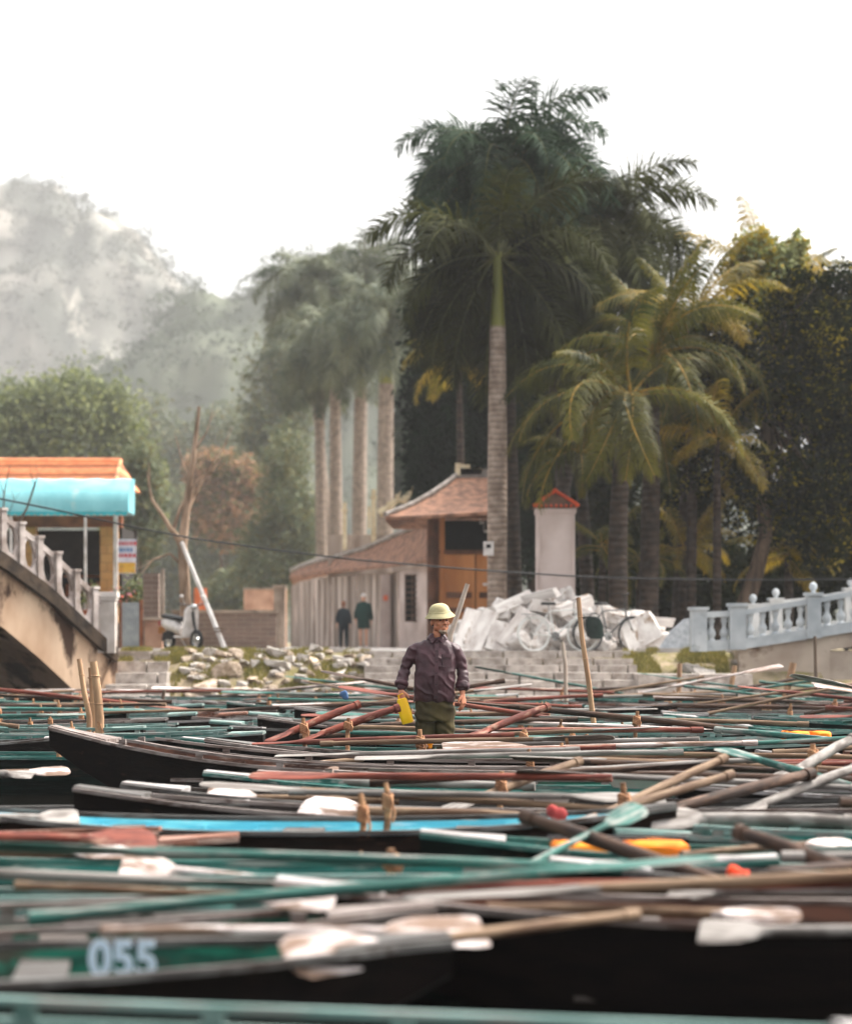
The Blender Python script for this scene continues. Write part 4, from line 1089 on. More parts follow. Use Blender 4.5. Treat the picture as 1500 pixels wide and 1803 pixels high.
def gate_house():
    D = 64.0
    root = thing('temple_gate', 'temple gate house with upswept tiled roof and brown timber doors', 'building', G(760, D, 1.04))
    k = D / F
    eL, eR = P(678, 912, D - 1.0), P(905, 898, D - 1.0)
    curved_roof([eL, eR, eR + Vector((0, 5.4, 0)), eL + Vector((.2, 5.4, 0))], [P(806, 838, D + 1.6), P(890, 838, D + 1.6)], (M_tile_old, M_ridge), root, sag=.16, lift=.05)
    mb = MB()
    b = P(806, 832, D + 1.6); mb.box((b.x, b.y, b.z + .08), (.14, .2, .34)); mb.box((b.x + .35, b.y, b.z + .02), (.6, .18, .16)); mb.box((b.x + .2, b.y, b.z + .14), (.26, .16, .14))
    mb.build('ridge_ornament', M_cream, root, world=True)
    # walls
    z = lambda py: ZC - (py - YH) * k
    X = lambda px: (px - CX) * k
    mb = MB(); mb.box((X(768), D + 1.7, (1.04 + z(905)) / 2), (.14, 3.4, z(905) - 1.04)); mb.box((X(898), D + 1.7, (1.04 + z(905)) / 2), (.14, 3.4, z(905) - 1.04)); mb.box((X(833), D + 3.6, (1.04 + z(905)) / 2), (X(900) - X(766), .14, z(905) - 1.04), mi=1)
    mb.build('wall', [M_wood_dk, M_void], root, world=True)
    for px in (760, 778, 895):
        mb = MB(); w = .2 if px == 760 else .12
        mb.tube([(X(px), D, 1.04), (X(px), D, z(905))], w / 2 * 1.3, 12); mb.build('column', M_wood_dk if px != 778 else M_wood_door, root, world=True, smooth=50)
    mb = MB(); mb.box((X(832), D, z(908)), (X(905) - X(760), .16, .14)); mb.box((X(832), D, z(972)), (X(900) - X(776), .12, .1)); mb.build('beam', M_wood_dk, root, world=True)
    for px0, px1 in ((780, 836), (838, 893)):
        mb = MB(); xc = (X(px0) + X(px1)) / 2; w = X(px1) - X(px0)
        zt, zb = z(976), 1.06
        mb.box((xc, D, (zt + zb) / 2), (w, .05, zt - zb))
        for zz in (zt - .05, z(1040), z(1056), z(1066), z(1082), z(1100), zb + .06): mb.box((xc, D - .035, zz), (w - .01, .03, .06))
        for xx in (xc - w / 2 + .04, xc + w / 2 - .04): mb.box((xx, D - .034, (zt + zb) / 2), (.06, .028, zt - zb))
        o = mb.build('door', M_wood_door, root, world=True)
        lm = MB(); lm.box((xc - 0, D - .03, z(1048)), (w - .16, .012, .16)); lm.box((xc, D - .03, z(1074)), (w - .16, .012, .12)); g = lm.build('louvre', M_wood_dk, root, world=True)
    mb = MB(); mb.box((X(862), D - .06, z(1029)), (.36, .02, .07)); mb.build('name_plate', M_white, root, world=True)
    mb = MB()
    for px, py in ((845, 921), (858, 925), (852, 936)): p = P(px, py, D + .4); mb.tube([p, p + Vector((.12, 0, .02))], .03, 8); mb.tube([p, p + Vector((0, 0, .2))], .008, 5)
    mb.build('lamp', M_white, root, world=True, smooth=60)
gate_house()
# cream ornaments of a farther shrine roof behind the palm trunks
root = thing('shrine_ornament', 'cream carved roof ornaments of the shrine between the palm trunks', 'shrine', G(640, 78, 2.9))
mb = MB(); rr = random.Random(3)
for px, py0, py1, w in ((607, 968, 885, 7), (658, 960, 862, 8), (650, 930, 892, 5)):
    a, b = P(px, py0, 78), P(px, py1, 78); mb.box(((a + b) / 2), (w * 78 / F, .25, b.z - a.z)); mb.box(b - Vector((.0, 0, .25)), (w * 78 / F * 1.5, .3, .06))
pts = [P(x, y, 78) for x, y in ((668, 905), (685, 893), (700, 880), (712, 882), (722, 872))]
mb.tube(pts, [.13, .11, .09, .1, .05], 8)
for p in pts: mb.ball(p + Vector((0, 0, .12)), .07, 5); mb.tube([p, p + Vector((.1, 0, .28))], [.05, .015], 6)
mb.tube([P(712, 928, 78), P(745, 922, 78)], .1, 8)
mb.build('ornament', M_cream, root, world=True, smooth=50)
mb = MB(); mb.box(P(665, 985, 78.6) , (3.2, .3, 1.6)); mb.build('wall', M_plaster, root, world=True)

def tiled_pillar():
    D = 49.6; root = thing('tiled_pillar', 'tall grey plaster pillar with small red tiled cap above the rubble', 'pillar', G(977, D, 1.05))
    k = D / F; w = 66 * k; z = lambda py: ZC - (py - YH) * k; x = (977 - CX) * k
    mb = MB(); mb.box((x, D, (1.05 + z(905)) / 2), (w, w, z(905) - 1.05)); mb.box((x, D, z(901)), (w + .05, w + .05, .1)); mb.build('shaft', M_plaster_w, root, world=True)
    mb = MB()
    for sx in (-1, 1): mb.box((x + sx * (w / 2 - .03), D - w / 2 - .012, (1.05 + z(912)) / 2), (.06, .02, z(912) - 1.06))
    mb.build('corner_strip', M_plaster_w, root, world=True)
    mb = MB(); h0, h1 = z(895), z(868); a = w / 2 + .07
    mb.add([(x - a, D - a, h0), (x + a, D - a, h0), (x + a, D + a, h0), (x - a, D + a, h0), (x, D - a * .3, h1), (x, D + a * .3, h1)], [(0, 1, 4), (1, 2, 5, 4), (2, 3, 5), (3, 0, 4, 5), (3, 2, 1, 0)])
    mb.build('roof', mat('cap_infill', L(120, 88, 72), L(80, 60, 50), scale=8), root, world=True)
    mb = MB()
    for s in (-1, 1):
        for q in range(6):
            t0, t1 = q / 6, (q + 1.15) / 6
            p = Vector((x + s * a, D - a, h0)); e = Vector((x, D - a * .3, h1))
            mb.tube([p.lerp(e, t0) + Vector((0, 0, .03)), p.lerp(e, min(t1, 1)) + Vector((0, 0, .045))], .035, 8)
    mb.tube([(x, D - a * .3, h1 + .04), (x, D + a * .3, h1 + .04)], .05, 8)
    for q in range(9): xx = x - a + 2 * a * (q + .5) / 9; mb.tube([(xx, D - a - .02, h0 + .015), (xx, D - a + .1, h0 + .06)], .022, 6)
    mb.build('ridge_tile', mat('ridge_red_tile', L(220, 92, 54), L(176, 60, 36), scale=6, rough=.8), root, world=True, smooth=50)
tiled_pillar()
root = thing('meter_box', 'small white meter box fixed to the main palm trunk', 'box', P(860, 966, 51.6))
mb = MB(); mb.box((0, 0, 0), (.22, .12, .30)); mb.box((0, -.065, 0), (.19, .012, .27)); mb.build('box', M_white, root)
mb = MB(); mb.box((0, -.075, .05), (.1, .006, .08)); mb.build('meter_window', M_black, root)
# ------------------------------------------------------------------ rubble heap, rocks
M_marble = mat('broken_white_marble', L(232, 226, 220), L(196, 186, 180), scale=2.2, rough=.9, bump=.012, third=L(150, 126, 106), third_at=.60, third_scale=1.8, rand=.2)
M_rock = mat('bank_rock', L(196, 178, 160), L(140, 122, 104), scale=2.5, rough=1, bump=.015, third=L(96, 100, 58), third_at=.66, third_scale=2, rand=.2)
def chunk_mesh(seed, n=16, flat=1.0, sharp=.75):
    rr = random.Random(seed); bm = bmesh.new()
    for i in range(n):
        v = Vector((rr.uniform(-1, 1), rr.uniform(-1, 1), rr.uniform(-1, 1)))
        m = max(abs(v.x), abs(v.y), abs(v.z)); v = v / m * rr.uniform(sharp, 1)
        bm.verts.new((v.x, v.y, v.z * flat))
    bmesh.ops.convex_hull(bm, input=bm.verts)
    bmesh.ops.delete(bm, geom=[v for v in bm.verts if not v.link_faces], context='VERTS')
    bmesh.ops.bevel(bm, geom=bm.edges[:], offset=.06, segments=1, affect='EDGES', clamp_overlap=True)
    me = bpy.data.meshes.new('rock'); bm.to_mesh(me); bm.free(); return me
def slab_mesh(seed, sx, sy, sz):
    rr = random.Random(seed); bm = bmesh.new(); bmesh.ops.create_cube(bm, size=1)
    for v in bm.verts: v.co = Vector((v.co.x * sx * rr.uniform(.85, 1.1), v.co.y * sy * rr.uniform(.9, 1.1), v.co.z * sz * rr.uniform(.95, 1.05)))
    bmesh.ops.bevel(bm, geom=bm.edges[:], offset=.014, segments=1, affect='EDGES')
    me = bpy.data.meshes.new('slab'); bm.to_mesh(me); bm.free(); return me
def place(me, name, m, loc, rot, sc_, label, cat, group):
    o = bpy.data.objects.new(name, me)
    if not me.materials: me.materials.append(m)
    sc.collection.objects.link(o); o.location = loc; o.rotation_euler = rot; o.scale = sc_
    return tag(o, label, cat, group)
USED = {}
def uniq(base, tail='counted from the left'):
    USED[base] = USED.get(base, 0) + 1
    return base if USED[base] == 1 else None
def name_all(items, where):
    """items: list of (x, base_label, setter); numbers look-alikes from left to right"""
    by = {}
    for it in items: by.setdefault(it[1], []).append(it)
    for b, lst in by.items():
        lst.sort(key=lambda q: q[0])
        for i, (x, bb, fn) in enumerate(lst):
            fn(bb if len(lst) == 1 else ORD[i + 1] + ' ' + bb + ' from left')
heap_top = lambda px: np.interp(px, [790, 815, 845, 880, 930, 960, 1010, 1050, 1085, 1130, 1185], [1128, 1090, 1056, 1050, 1040, 1046, 1050, 1058, 1078, 1088, 1112])
mb = MB(); secs = []
for px in range(800, 1181, 12):
    dd = 49.3; t = P(px, min(heap_top(px) + 16, 1138), dd); b0 = G(px, 47.9, ROAD_Z - .02); b1 = G(px, 51.5, ROAD_Z - .02)
    secs.append([b0, b1, t + Vector((0, .3, 0)), t])
mb.rings(secs); core = mb.build('rubble_gravel', M_marble); tag(core, kind='stuff')
CHUNKS = [chunk_mesh(s, 18, 1.0) for s in range(10)]
SLABS = [slab_mesh(300 + s, 1, 1, 1) for s in range(5)]
BINS = [(855, 'left end of the heap'), (905, 'by the main palm trunk'), (950, 'left of the tiled pillar'), (1012, 'below the tiled pillar'), (1062, 'above the black bag'), (1112, 'near the raised handlebar'), (2000, 'right end of the heap')]
rr = random.Random(77); items = []
def add_rubble(px, py, dd, kind, size, rot):
    p = P(px, py, dd)
    if kind == 'slab': me = rr.choice(SLABS); nm = 'marble_slab'
    else: me = rr.choice(CHUNKS); nm = 'marble_chunk'
    o = place(me, nm, M_marble, p, rot, size, None, 'stone slab' if kind == 'slab' else 'stone', 'broken white marble in the rubble heap')
    f = (py - heap_top(px)) / max(1, 1147 - heap_top(px))
    lvl = 'top' if f < .33 else 'middle' if f < .66 else 'foot'
    where = [b[1] for b in BINS if px < b[0]][0]
    mx = max(size)
    shp = ('flat white slab' if min(size) < .1 else 'long white beam' if mx > .7 else 'squared white block') if kind == 'slab' else ('large angular marble lump' if mx > .24 else 'small pale marble lump')
    items.append((px, f'{shp} at {lvl}, {where}', lambda s, o=o: tag(o, s)))
# leaning slabs at the left foot
for px, py, w, h, tilt in ((822, 1112, .34, .95, 20), (848, 1112, .3, .9, 24), (880, 1122, .5, .62, 16), (905, 1105, .28, .85, 38), (1112, 1118, .36, .7, -16), (1135, 1108, .5, .6, -28), (1160, 1128, .5, .3, 5)):
    add_rubble(px, py, 47.75, 'slab', (w, .09, h), (R(-14), R(tilt), R(rr.uniform(-10, 10))))
for px, py, w, h, tilt in ((900, 1062, .9, .2, -22), (945, 1050, .85, .18, -12), (985, 1078, 1.0, .16, 34), (930, 1082, .9, .2, 28), (870, 1082, .7, .22, -4), (1100, 1092, .7, .2, 12), (1150, 1094, .85, .18, 4), (1010, 1066, .8, .2, -18), (960, 1068, .7, .24, 8), (1040, 1085, .75, .14, 24), (895, 1095, .8, .14, 40)):
    add_rubble(px, py, 48.25, 'slab', (w, .28, h), (R(rr.uniform(-12, 12)), R(tilt), R(rr.uniform(-25, 25))))
for i in range(105):
    px = rr.uniform(803, 1178); top = heap_top(px); f = rr.random() ** .8
    py = top + 8 + (1140 - top - 8) * f; s = rr.uniform(.13, .33) * (1.1 if f < .4 else .9)
    add_rubble(px, py, 49.1 - 1.25 * f + rr.uniform(-.1, .1), 'chunk', (s * rr.uniform(.8, 1.5), s, s * rr.uniform(.55, 1)), (rr.uniform(0, 6), rr.uniform(0, 6), rr.uniform(0, 6)))
name_all(items, '')
# rocks on the bank
items = []; rr = random.Random(91)
ROCKB = [(380, 'next to the short stairs'), (440, 'below the leaning pole'), (500, 'below the low brick wall end'), (560, 'below the temple wall corner'), (612, 'below the two walkers'), (700, 'beside the broad stairs'), (1500, 'below the balustraded bridge')]
def zb(y): return float(np.interp(y, [g[0] for g in gy], [g[1] for g in gy]))
def add_rock(px, yy, s, asp, m=M_rock):
    x = (px - CX) * yy / F; z = zb(yy) + s * .25
    o = place(rr.choice(CHUNKS2 if m is M_rock else CHUNKS3), 'bank_rock', m, (x, yy, z), (rr.uniform(-.3, .3), rr.uniform(-.3, .3), rr.uniform(0, 6)), (s * asp, s, s * rr.uniform(.5, .8)), None, 'rock', 'rocks tumbled down the grassy bank')
    lvl = 'upper bank' if yy > 46.3 else 'mid bank' if yy > 45.5 else 'lower bank'
    sz = 'large' if s > .3 else 'medium' if s > .19 else 'small'
    col = 'brownish' if m is M_rock else 'whitish'
    items.append((px, f'{sz} {col} rock, {lvl} {[b[1] for b in ROCKB if px < b[0]][0]}', lambda q, o=o: tag(o, q)))
M_bankpale = mat('bank_pale_rock', L(196, 188, 180), L(140, 130, 120), scale=2.5, rough=1, bump=.015, third=L(96, 92, 76), third_at=.6, third_scale=2.5, rand=.25)
CHUNKS2 = [chunk_mesh(100 + s, 16, .9) for s in range(7)]
CHUNKS3 = [chunk_mesh(130 + s, 16, .9) for s in range(7)]
add_rock(362, 45.4, .27, 1.5); add_rock(395, 45.9, .24, 1.4); add_rock(487, 46.7, .24, 1.3, M_bankpale); add_rock(345, 45.2, .2, 1.3); add_rock(425, 45.3, .2, 1.6)
add_rock(1238, 45.6, .3, 1.5, M_bankpale); add_rock(1270, 45.2, .3, 1.1, M_bankpale); add_rock(1258, 44.9, .24, 1.2); add_rock(1212, 46.0, .2, 1.3, M_bankpale)
for i in range(130):
    px = rr.uniform(325, 650); yy = rr.uniform(44.9, 46.9)
    if px < 400 and yy < 45.2: continue
    add_rock(px, yy, rr.uniform(.05, .15) * (1.2 if 480 < px < 600 else 1), rr.uniform(.9, 1.7), M_bankpale if rr.random() < .6 else M_rock)
for i in range(12): add_rock(rr.uniform(1195, 1300), rr.uniform(44.7, 46.3), rr.uniform(.08, .16), rr.uniform(.9, 1.5), M_bankpale if rr.random() < .4 else M_rock)
name_all(items, '')

# ------------------------------------------------------------------ bicycles
M_bike_w = mat('white_bicycle_paint', L(226, 226, 222), L(206, 206, 202), rough=.35)
M_bike_d = mat('grey_bicycle_paint', L(96, 96, 96), L(70, 70, 70), rough=.4)
def bicycle(label, loc, rz, fm, raised=0.0, bag=False, tyre=None):
    root = thing('bicycle', label, 'bicycle', loc, rz); r = .33; wb = 1.04
    for x in (0, wb): wheel(root, (x, 0, r), r, .018, fm if tyre is None else M_chrome, spokes=24, tyre=M_bike_w if tyre is None else None)
    mb = MB(); bb = Vector((.44, 0, .29)); st = Vector((.33, 0, .78)); ht = Vector((.86, 0, .82)); hb_ = Vector((.89, 0, .66)); rx = Vector((0, 0, r)); fx = Vector((wb, 0, r))
    for a, b, t in ((bb, st, .016), (st, ht, .015), (bb, hb_, .018), (ht, hb_, .02)): mb.tube([a, b], t, 8)
    for s in (-.05, .05):
        o_ = Vector((0, s, 0)); mb.tube([bb + o_ * .6, rx + o_], .01, 6); mb.tube([st, rx + o_], .009, 6); mb.tube([hb_ + o_ * .6, fx + o_], .01, 6)
    mb.build('frame', fm, root, smooth=60)
    mb = MB(); mb.tube([ht, ht + Vector((-.02, 0, .16 + raised))], .012, 8)
    h = ht + Vector((-.02, 0, .16 + raised)); mb.tube([h + Vector((-.16, -.29, .02)), h + Vector((-.02, -.2, .04)), h + Vector((.04, -.05, 0)), h + Vector((.04, .05, 0)), h + Vector((-.02, .2, .04)), h + Vector((-.16, .29, .02))], .011, 8)
    mb.build('handlebar', M_chrome if raised == 0 else M_black, root, smooth=60)
    mb = MB(); mb.tube([st, st + Vector((-.03, 0, .12))], .012, 8); mb.build('seat_post', M_chrome, root, smooth=60)
    mb = MB(); mb.rings([[st + Vector((x, w * math.cos(a), .15 + .03 * math.sin(a))) for a in [2 * math.pi * k / 10 for k in range(10)]] for x, w in ((-.17, .04), (-.12, .1), (0, .06), (.12, .025))]); mb.build('saddle', M_black, root, smooth=60)
    mb = MB(); mb.tube([bb + Vector((0, -.03, 0)), bb + Vector((0, -.045, 0))], .09, 20); mb.build('chainring', M_chrome, root, smooth=40)
    for s in (-1, 1):
        mb = MB(); e = bb + Vector((.12 * s, -.08 * s, -.11 * s)); mb.tube([bb + Vector((0, -.06 * s, 0)), e], .009, 6); mb.box(e + Vector((0, -.04 * s, 0)), (.09, .08, .02)); mb.build('pedal', M_black, root)
    for x, a0, a1 in ((0, 20, 190), (wb, 0, 150)):
        mb = MB(); mb.strip([Vector((x + (r + .03) * math.cos(R(a)), 0, r + (r + .03) * math.sin(R(a)))) for a in range(a0, a1, 12)], .028, .004); mb.build('mudguard', fm, root)
    mb = MB(); mb.box((-.05, 0, .72), (.4, .13, .015)); mb.tube([(-.15, .06, .72), (0, .05, r)], .006, 5); mb.tube([(-.15, -.06, .72), (0, -.05, r)], .006, 5); mb.build('carrier', M_chrome, root)
    return root
bicycle('white bicycle leaning on the rubble with its wheel at left', G(940, 47.35, ROAD_Z), R(20), M_bike_w)
bicycle('grey bicycle with raised black handlebar at right side of rubble', G(1035, 47.3, ROAD_Z), R(28), M_bike_d, raised=.12, tyre=1)
root = thing('black_bag', 'black cloth bag hanging on the carrier of the grey bicycle', 'bag', P(1046, 1100, 47.2))
mb = MB(); mb.rings([[Vector((w * math.copysign(abs(math.cos(a)) ** .6, math.cos(a)) + x, .1 * math.copysign(abs(math.sin(a)) ** .6, math.sin(a)), z)) for a in [2 * math.pi * k / 20 for k in range(20)]] for x, w, z in ((.03, .1, -.28), (.02, .17, -.22), (0, .18, -.02), (-.02, .15, .1), (-.02, .06, .16))])
mb.build('bag_body', mat('black_cloth', L(34, 48, 44), L(20, 30, 28), scale=4, rough=.95, bump=.02), root, smooth=60)
mb = MB(); mb.tube([(-.12, 0, .1), (-.06, 0, .22), (.06, 0, .22), (.1, 0, .1)], .012, 6); mb.build('bag_handle', M_black, root, smooth=60)

# ------------------------------------------------------------------ people
def remesh_build(mb, name, m, parent, voxel, it=3, post=None, fac=.6):
    o = mb.build(name, m, parent)
    md = o.modifiers.new('r', 'REMESH'); md.mode = 'VOXEL'; md.voxel_size = voxel; md.use_smooth_shade = True
    if it: s = o.modifiers.new('s', 'SMOOTH'); s.factor = fac; s.iterations = it
    dg = bpy.context.evaluated_depsgraph_get(); dg.update()
    me = bpy.data.meshes.new_from_object(o.evaluated_get(dg)); me.name = name
    o.modifiers.clear(); old = o.data; o.data = me
    if old.users == 0: bpy.data.meshes.remove(old)
    if post:
        n = len(me.vertices); co = np.empty(n * 3, np.float32); me.vertices.foreach_get('co', co); co = co.reshape(-1, 3)
        no = np.array([v.normal[:] for v in me.vertices]); d_ = np.array([post(Vector(c), q) for c, q in zip(co, no)])
        co = co + no * d_[:, None]; me.vertices.foreach_set('co', co.astype(np.float32).reshape(-1)); me.update()
    me.polygons.foreach_set('use_smooth', [True] * len(me.polygons))
    return o
def limb(mb, pts, rad, n=14):
    mb.tube(pts, rad, n); mb.ball(pts[0], rad[0], 6); mb.ball(pts[-1], rad[-1], 6)
def torso(mb, secs, n=28, p=.85):
    """secs: (z, cx, cy, rx, ry)"""
    mb.rings([[Vector((cx + rx * math.copysign(abs(math.cos(a)) ** p, math.cos(a)), cy + ry * math.copysign(abs(math.sin(a)) ** p, math.sin(a)), z)) for a in [2 * math.pi * k / n for k in range(n)]] for z, cx, cy, rx, ry in secs])
def hand(mb, wrist, d, side, pn, curls, tcurl=.5, k=1.0):
    """palm, four jointed fingers and a thumb; d finger direction, side towards the thumb, pn palm normal"""
    d = Vector(d).normalized(); side = Vector(side); side = (side - d * side.dot(d)).normalized(); pn = Vector(pn); pn = (pn - d * pn.dot(d) - side * pn.dot(side)).normalized()
    w = Vector(wrist)
    rr_ = []
    for t, hw, th in ((-.01, .024, .02), (.02, .032, .018), (.05, .039, .016), (.085, .040, .013)):
        rr_.append([w + d * t * k + side * (hw * k * math.cos(a)) + pn * (th * k * math.sin(a)) for a in [2 * math.pi * q / 14 for q in range(14)]])
    mb.rings(rr_)
    for i, (off, ln, r) in enumerate(((.029, .070, .0092), (.010, .078, .0095), (-.010, .072, .009), (-.029, .056, .008))):
        p = w + d * (.08 - abs(off - .005) * .2) * k + side * off * k; a = 0; pts = [p]
        for seg, f in enumerate((.45, .32, .23)):
            a += curls[i] * (1.0 if seg == 0 else 1.15)
            p = p + (d * math.cos(a) + pn * math.sin(a) + side * off * .6).normalized() * ln * f * k; pts.append(p)
        limb(mb, pts, [r * k * 1.08, r * k, r * k * .93, r * k * .8], 8)
    p = w + d * .022 * k + side * .03 * k; a = tcurl
    t1 = (d * .62 + side * .75 + pn * .25 * a).normalized(); t2 = (d * .9 + side * .25 + pn * .6 * a).normalized()
    limb(mb, [w + d * .01 * k + side * .015 * k, p, p + t1 * .032 * k, p + t1 * .032 * k + t2 * .028 * k], [.014 * k, .0135 * k, .0115 * k, .0085 * k], 8)
M_skin = mat('weathered_skin', L(200, 136, 104), L(172, 108, 80), scale=14, rough=.55, bump=.0008, spec=.35)
M_skin_l = mat('pale_skin', L(206, 160, 136), L(186, 140, 116), scale=8, rough=.6)
M_shirt = mat('plum_brown_shirt', L(78, 47, 54), L(54, 31, 37), scale=7, rough=.55, bump=.004, bscale=22, spec=.35)
M_trous = mat('olive_trousers', L(74, 64, 34), L(48, 42, 22), scale=5, rough=.85, bump=.006, bscale=14)
M_helm = mat('khaki_pith_helmet', L(178, 168, 130), L(154, 144, 106), scale=10, rough=.8, bump=.0006)
M_helm_in = mat('helmet_lining', L(60, 66, 40), L(44, 50, 30), rough=.9)
M_beard = mat('grey_beard', L(150, 132, 114), L(110, 90, 76), scale=60, rough=1, bump=.002)
M_hair = mat('dark_hair', L(40, 34, 32), L(26, 22, 20), scale=30, rough=.9)
M_eye = mat('dark_eye', L(26, 18, 14), L(20, 14, 10), rough=.2)
M_yellow = mat('yellow_plastic', L(244, 206, 28), L(236, 178, 16), scale=4, rough=.35, transl=.15)
MD = 20.8
def boatman():
    root = thing('person', 'man in khaki pith helmet and plum shirt standing among the boats', 'person', G(766, MD, -.03))
    body = MB()
    # legs, pelvis, torso core, neck
    for s, hx in ((-1, -.085), (1, .09)):
        limb(body, [(hx, .0, .84), (hx * 1.05, -.01, .46), (hx * 1.05, .015, .1)], [.085, .055, .038])
        limb(body, [(hx * 1.05, .02, .05), (hx * 1.15, -.13, .03)], [.038, .028])
    torso(body, [(.76, 0, 0, .15, .1), (.9, 0, -.01, .145, .11), (1.1, 0, 0, .15, .1), (1.22, 0, .005, .14, .085), (1.28, .01, .01, .085, .06), (1.32, .02, .01, .055, .055)])
    limb(body, [(.015, .01, 1.26), (.03, .0, 1.33), (.038, -.005, 1.4)], [.058, .052, .05])
    # arms: his right (picture left) and his left
    aR = [Vector((-.155, .0, 1.215)), Vector((-.255, .01, 1.045)), Vector((-.288, -.07, .872))]
    aL = [Vector((.155, .0, 1.215)), Vector((.235, .02, 1.03)), Vector((.232, -.06, .842))]
    limb(body, aR, [.036, .032, .025]); limb(body, aL, [.036, .032, .025])
    hand(body, aR[2] + Vector((-.002, -.004, -.012)), (.02, -.28, -1), (.85, -.55, 0), (.55, .8, .1), (.75, .8, .85, .9), .8)
    hand(body, aL[2] + Vector((.002, -.006, -.012)), (.12, -.1, -1), (-.55, -.85, 0), (-.85, .5, 0), (.42, .36, .4, .5), .5)
    # head, turned towards the right of the picture
    hc = Vector((.042, -.012, 1.455)); Rh = Matrix.Rotation(R(24), 3, 'Z') @ Matrix.Rotation(R(-4), 3, 'X')
    T = lambda x, y, z: hc + Rh @ Vector((x, y, z))
    def hball(c, r, n=8):
        b = MB(); b.ball((0, 0, 0), r, n); body.add([T(*(Vector(v) + Vector(c))) for v in b.v], b.f)
    hball((0, .012, .03), (.074, .09, .095), 10); hball((0, -.022, -.03), (.062, .066, .07), 10); hball((0, -.045, -.075), (.042, .036, .032)); hball((0, -.068, -.092), (.02, .018, .016))
    for s in (-1, 1):
        hball((s * .04, -.055, -.022), (.024, .024, .02)); hball((s * .074, .012, -.008), (.01, .018, .03)); hball((s * .048, -.018, -.052), (.018, .03, .03)); hball((s * .011, -.092, -.034), (.008, .01, .007), 6)
    body.tube([T(-.05, -.066, .022), T(-.02, -.08, .026), T(.02, -.08, .026), T(.05, -.066, .022)], [.011, .013, .013, .011], 8)
    body.tube([T(0, -.08, .018), T(0, -.096, -.012), T(0, -.104, -.032)], [.008, .011, .0135], 8)
    body.tube([T(-.022, -.078, -.058), T(0, -.09, -.056), T(.022, -.078, -.058)], [.004, .0075, .004], 6)
    body.tube([T(-.019, -.078, -.068), T(0, -.088, -.07), T(.019, -.078, -.068)], [.004, .0075, .004], 6)
    remesh_build(body, 'body', M_skin, root, .0045, 3, fac=.5)
    for s in (-1, 1):
        mb = MB(); mb.ball(T(s * .03, -.073, .004), (.012, .01, .006), 6); mb.build('eye', M_eye, root, smooth=60)
        mb = MB(); mb.tube([T(s * .012, -.088, .027), T(s * .03, -.084, .033), T(s * .05, -.07, .028)], [.0035, .0045, .003], 6); mb.build('eyebrow', M_hair, root, smooth=60)
    mb = MB(); b = MB()
    for c, r in (((0, -.068, -.097), (.029, .026, .021)), ((-.024, -.06, -.088), (.016, .016, .018)), ((.024, -.06, -.088), (.016, .016, .018)), ((-.017, -.089, -.049), (.013, .005, .004)), ((.017, -.089, -.049), (.013, .005, .004))):
        q = MB(); q.ball((0, 0, 0), r, 8); mb.add([T(*(Vector(v) + Vector(c))) for v in q.v], q.f)
    remesh_build(mb, 'beard', M_beard, root, .004, 2, post=lambda c, n: .003 * mnoise.noise(c * 160))
    mb = MB(); q = MB(); q.ball((0, 0, 0), (.08, .078, .075), 10); mb.add([T(*(Vector(v) + Vector((0, .03, .02)))) for v in q.v], q.f); mb.build('hair', M_hair, root, smooth=60)
    # helmet
    hb_ = MB(); hc2 = T(0, .006, .07); Rt = Matrix.Rotation(R(26), 3, 'Z') @ Matrix.Rotation(R(-8), 3, 'Y') @ Matrix.Rotation(R(1), 3, 'X')
    def lath(prof, mi, n=40):
        rr_ = []
        for r_, z, yk in prof: rr_.append([hc2 + Rt @ Vector((1.04 * r_ * math.cos(a), r_ * yk * math.sin(a), z * .88 - .012 * math.sin(a) ** 2 * (r_ / .125) ** 2)) for a in [2 * math.pi * k / n for k in range(n)]])
        hb_.rings(rr_, mi)
    lath([(.004, .099, 1), (.03, .0965, 1.1), (.055, .086, 1.12), (.073, .067, 1.14), (.083, .042, 1.15), (.087, .02, 1.16), (.094, .006, 1.16), (.108, -.010, 1.17), (.123, -.030, 1.18), (.1245, -.034, 1.18), (.121, -.035, 1.18)], 0)
    hb_.build('helmet', [M_helm], root, smooth=50)
    hb_ = MB(); lath([(.1215, -.0345, 1.18), (.105, -.017, 1.17), (.09, -.002, 1.16), (.08, .02, 1.15), (.07, .05, 1.1), (.01, .08, 1)], 0); hb_.build('helmet_lining', M_helm_in, root, smooth=50)
    hb_ = MB(); lath([(.0885, .021, 1.16), (.0905, .020, 1.16), (.0935, .008, 1.16), (.0915, .007, 1.16)], 0); hb_.build('helmet_band', M_helm, root, smooth=40)
    # shirt
    sh = MB()
    torso(sh, [(.765, -.01, -.005, .176, .128), (.80, -.01, -.012, .178, .134), (.92, -.005, -.02, .176, .14), (1.02, -.003, -.018, .174, .134), (1.12, 0, -.008, .176, .126), (1.19, 0, 0, .178, .112), (1.235, .0, .004, .168, .095), (1.27, .004, .008, .13, .08), (1.30, .012, .01, .088, .07), (1.318, .016, .008, .066, .062)])
    limb(sh, [(-.135, .0, 1.215), (-.178, .0, 1.205), (-.225, .005, 1.12), (-.262, .005, 1.04), (-.28, -.03, .96), (-.289, -.06, .905)], [.058, .060, .055, .049, .050, .047])
    limb(sh, [(.135, .0, 1.215), (.176, .0, 1.205), (.212, .01, 1.11), (.238, .015, 1.03), (.238, -.02, .95), (.235, -.045, .895)], [.058, .060, .054, .048, .049, .046])
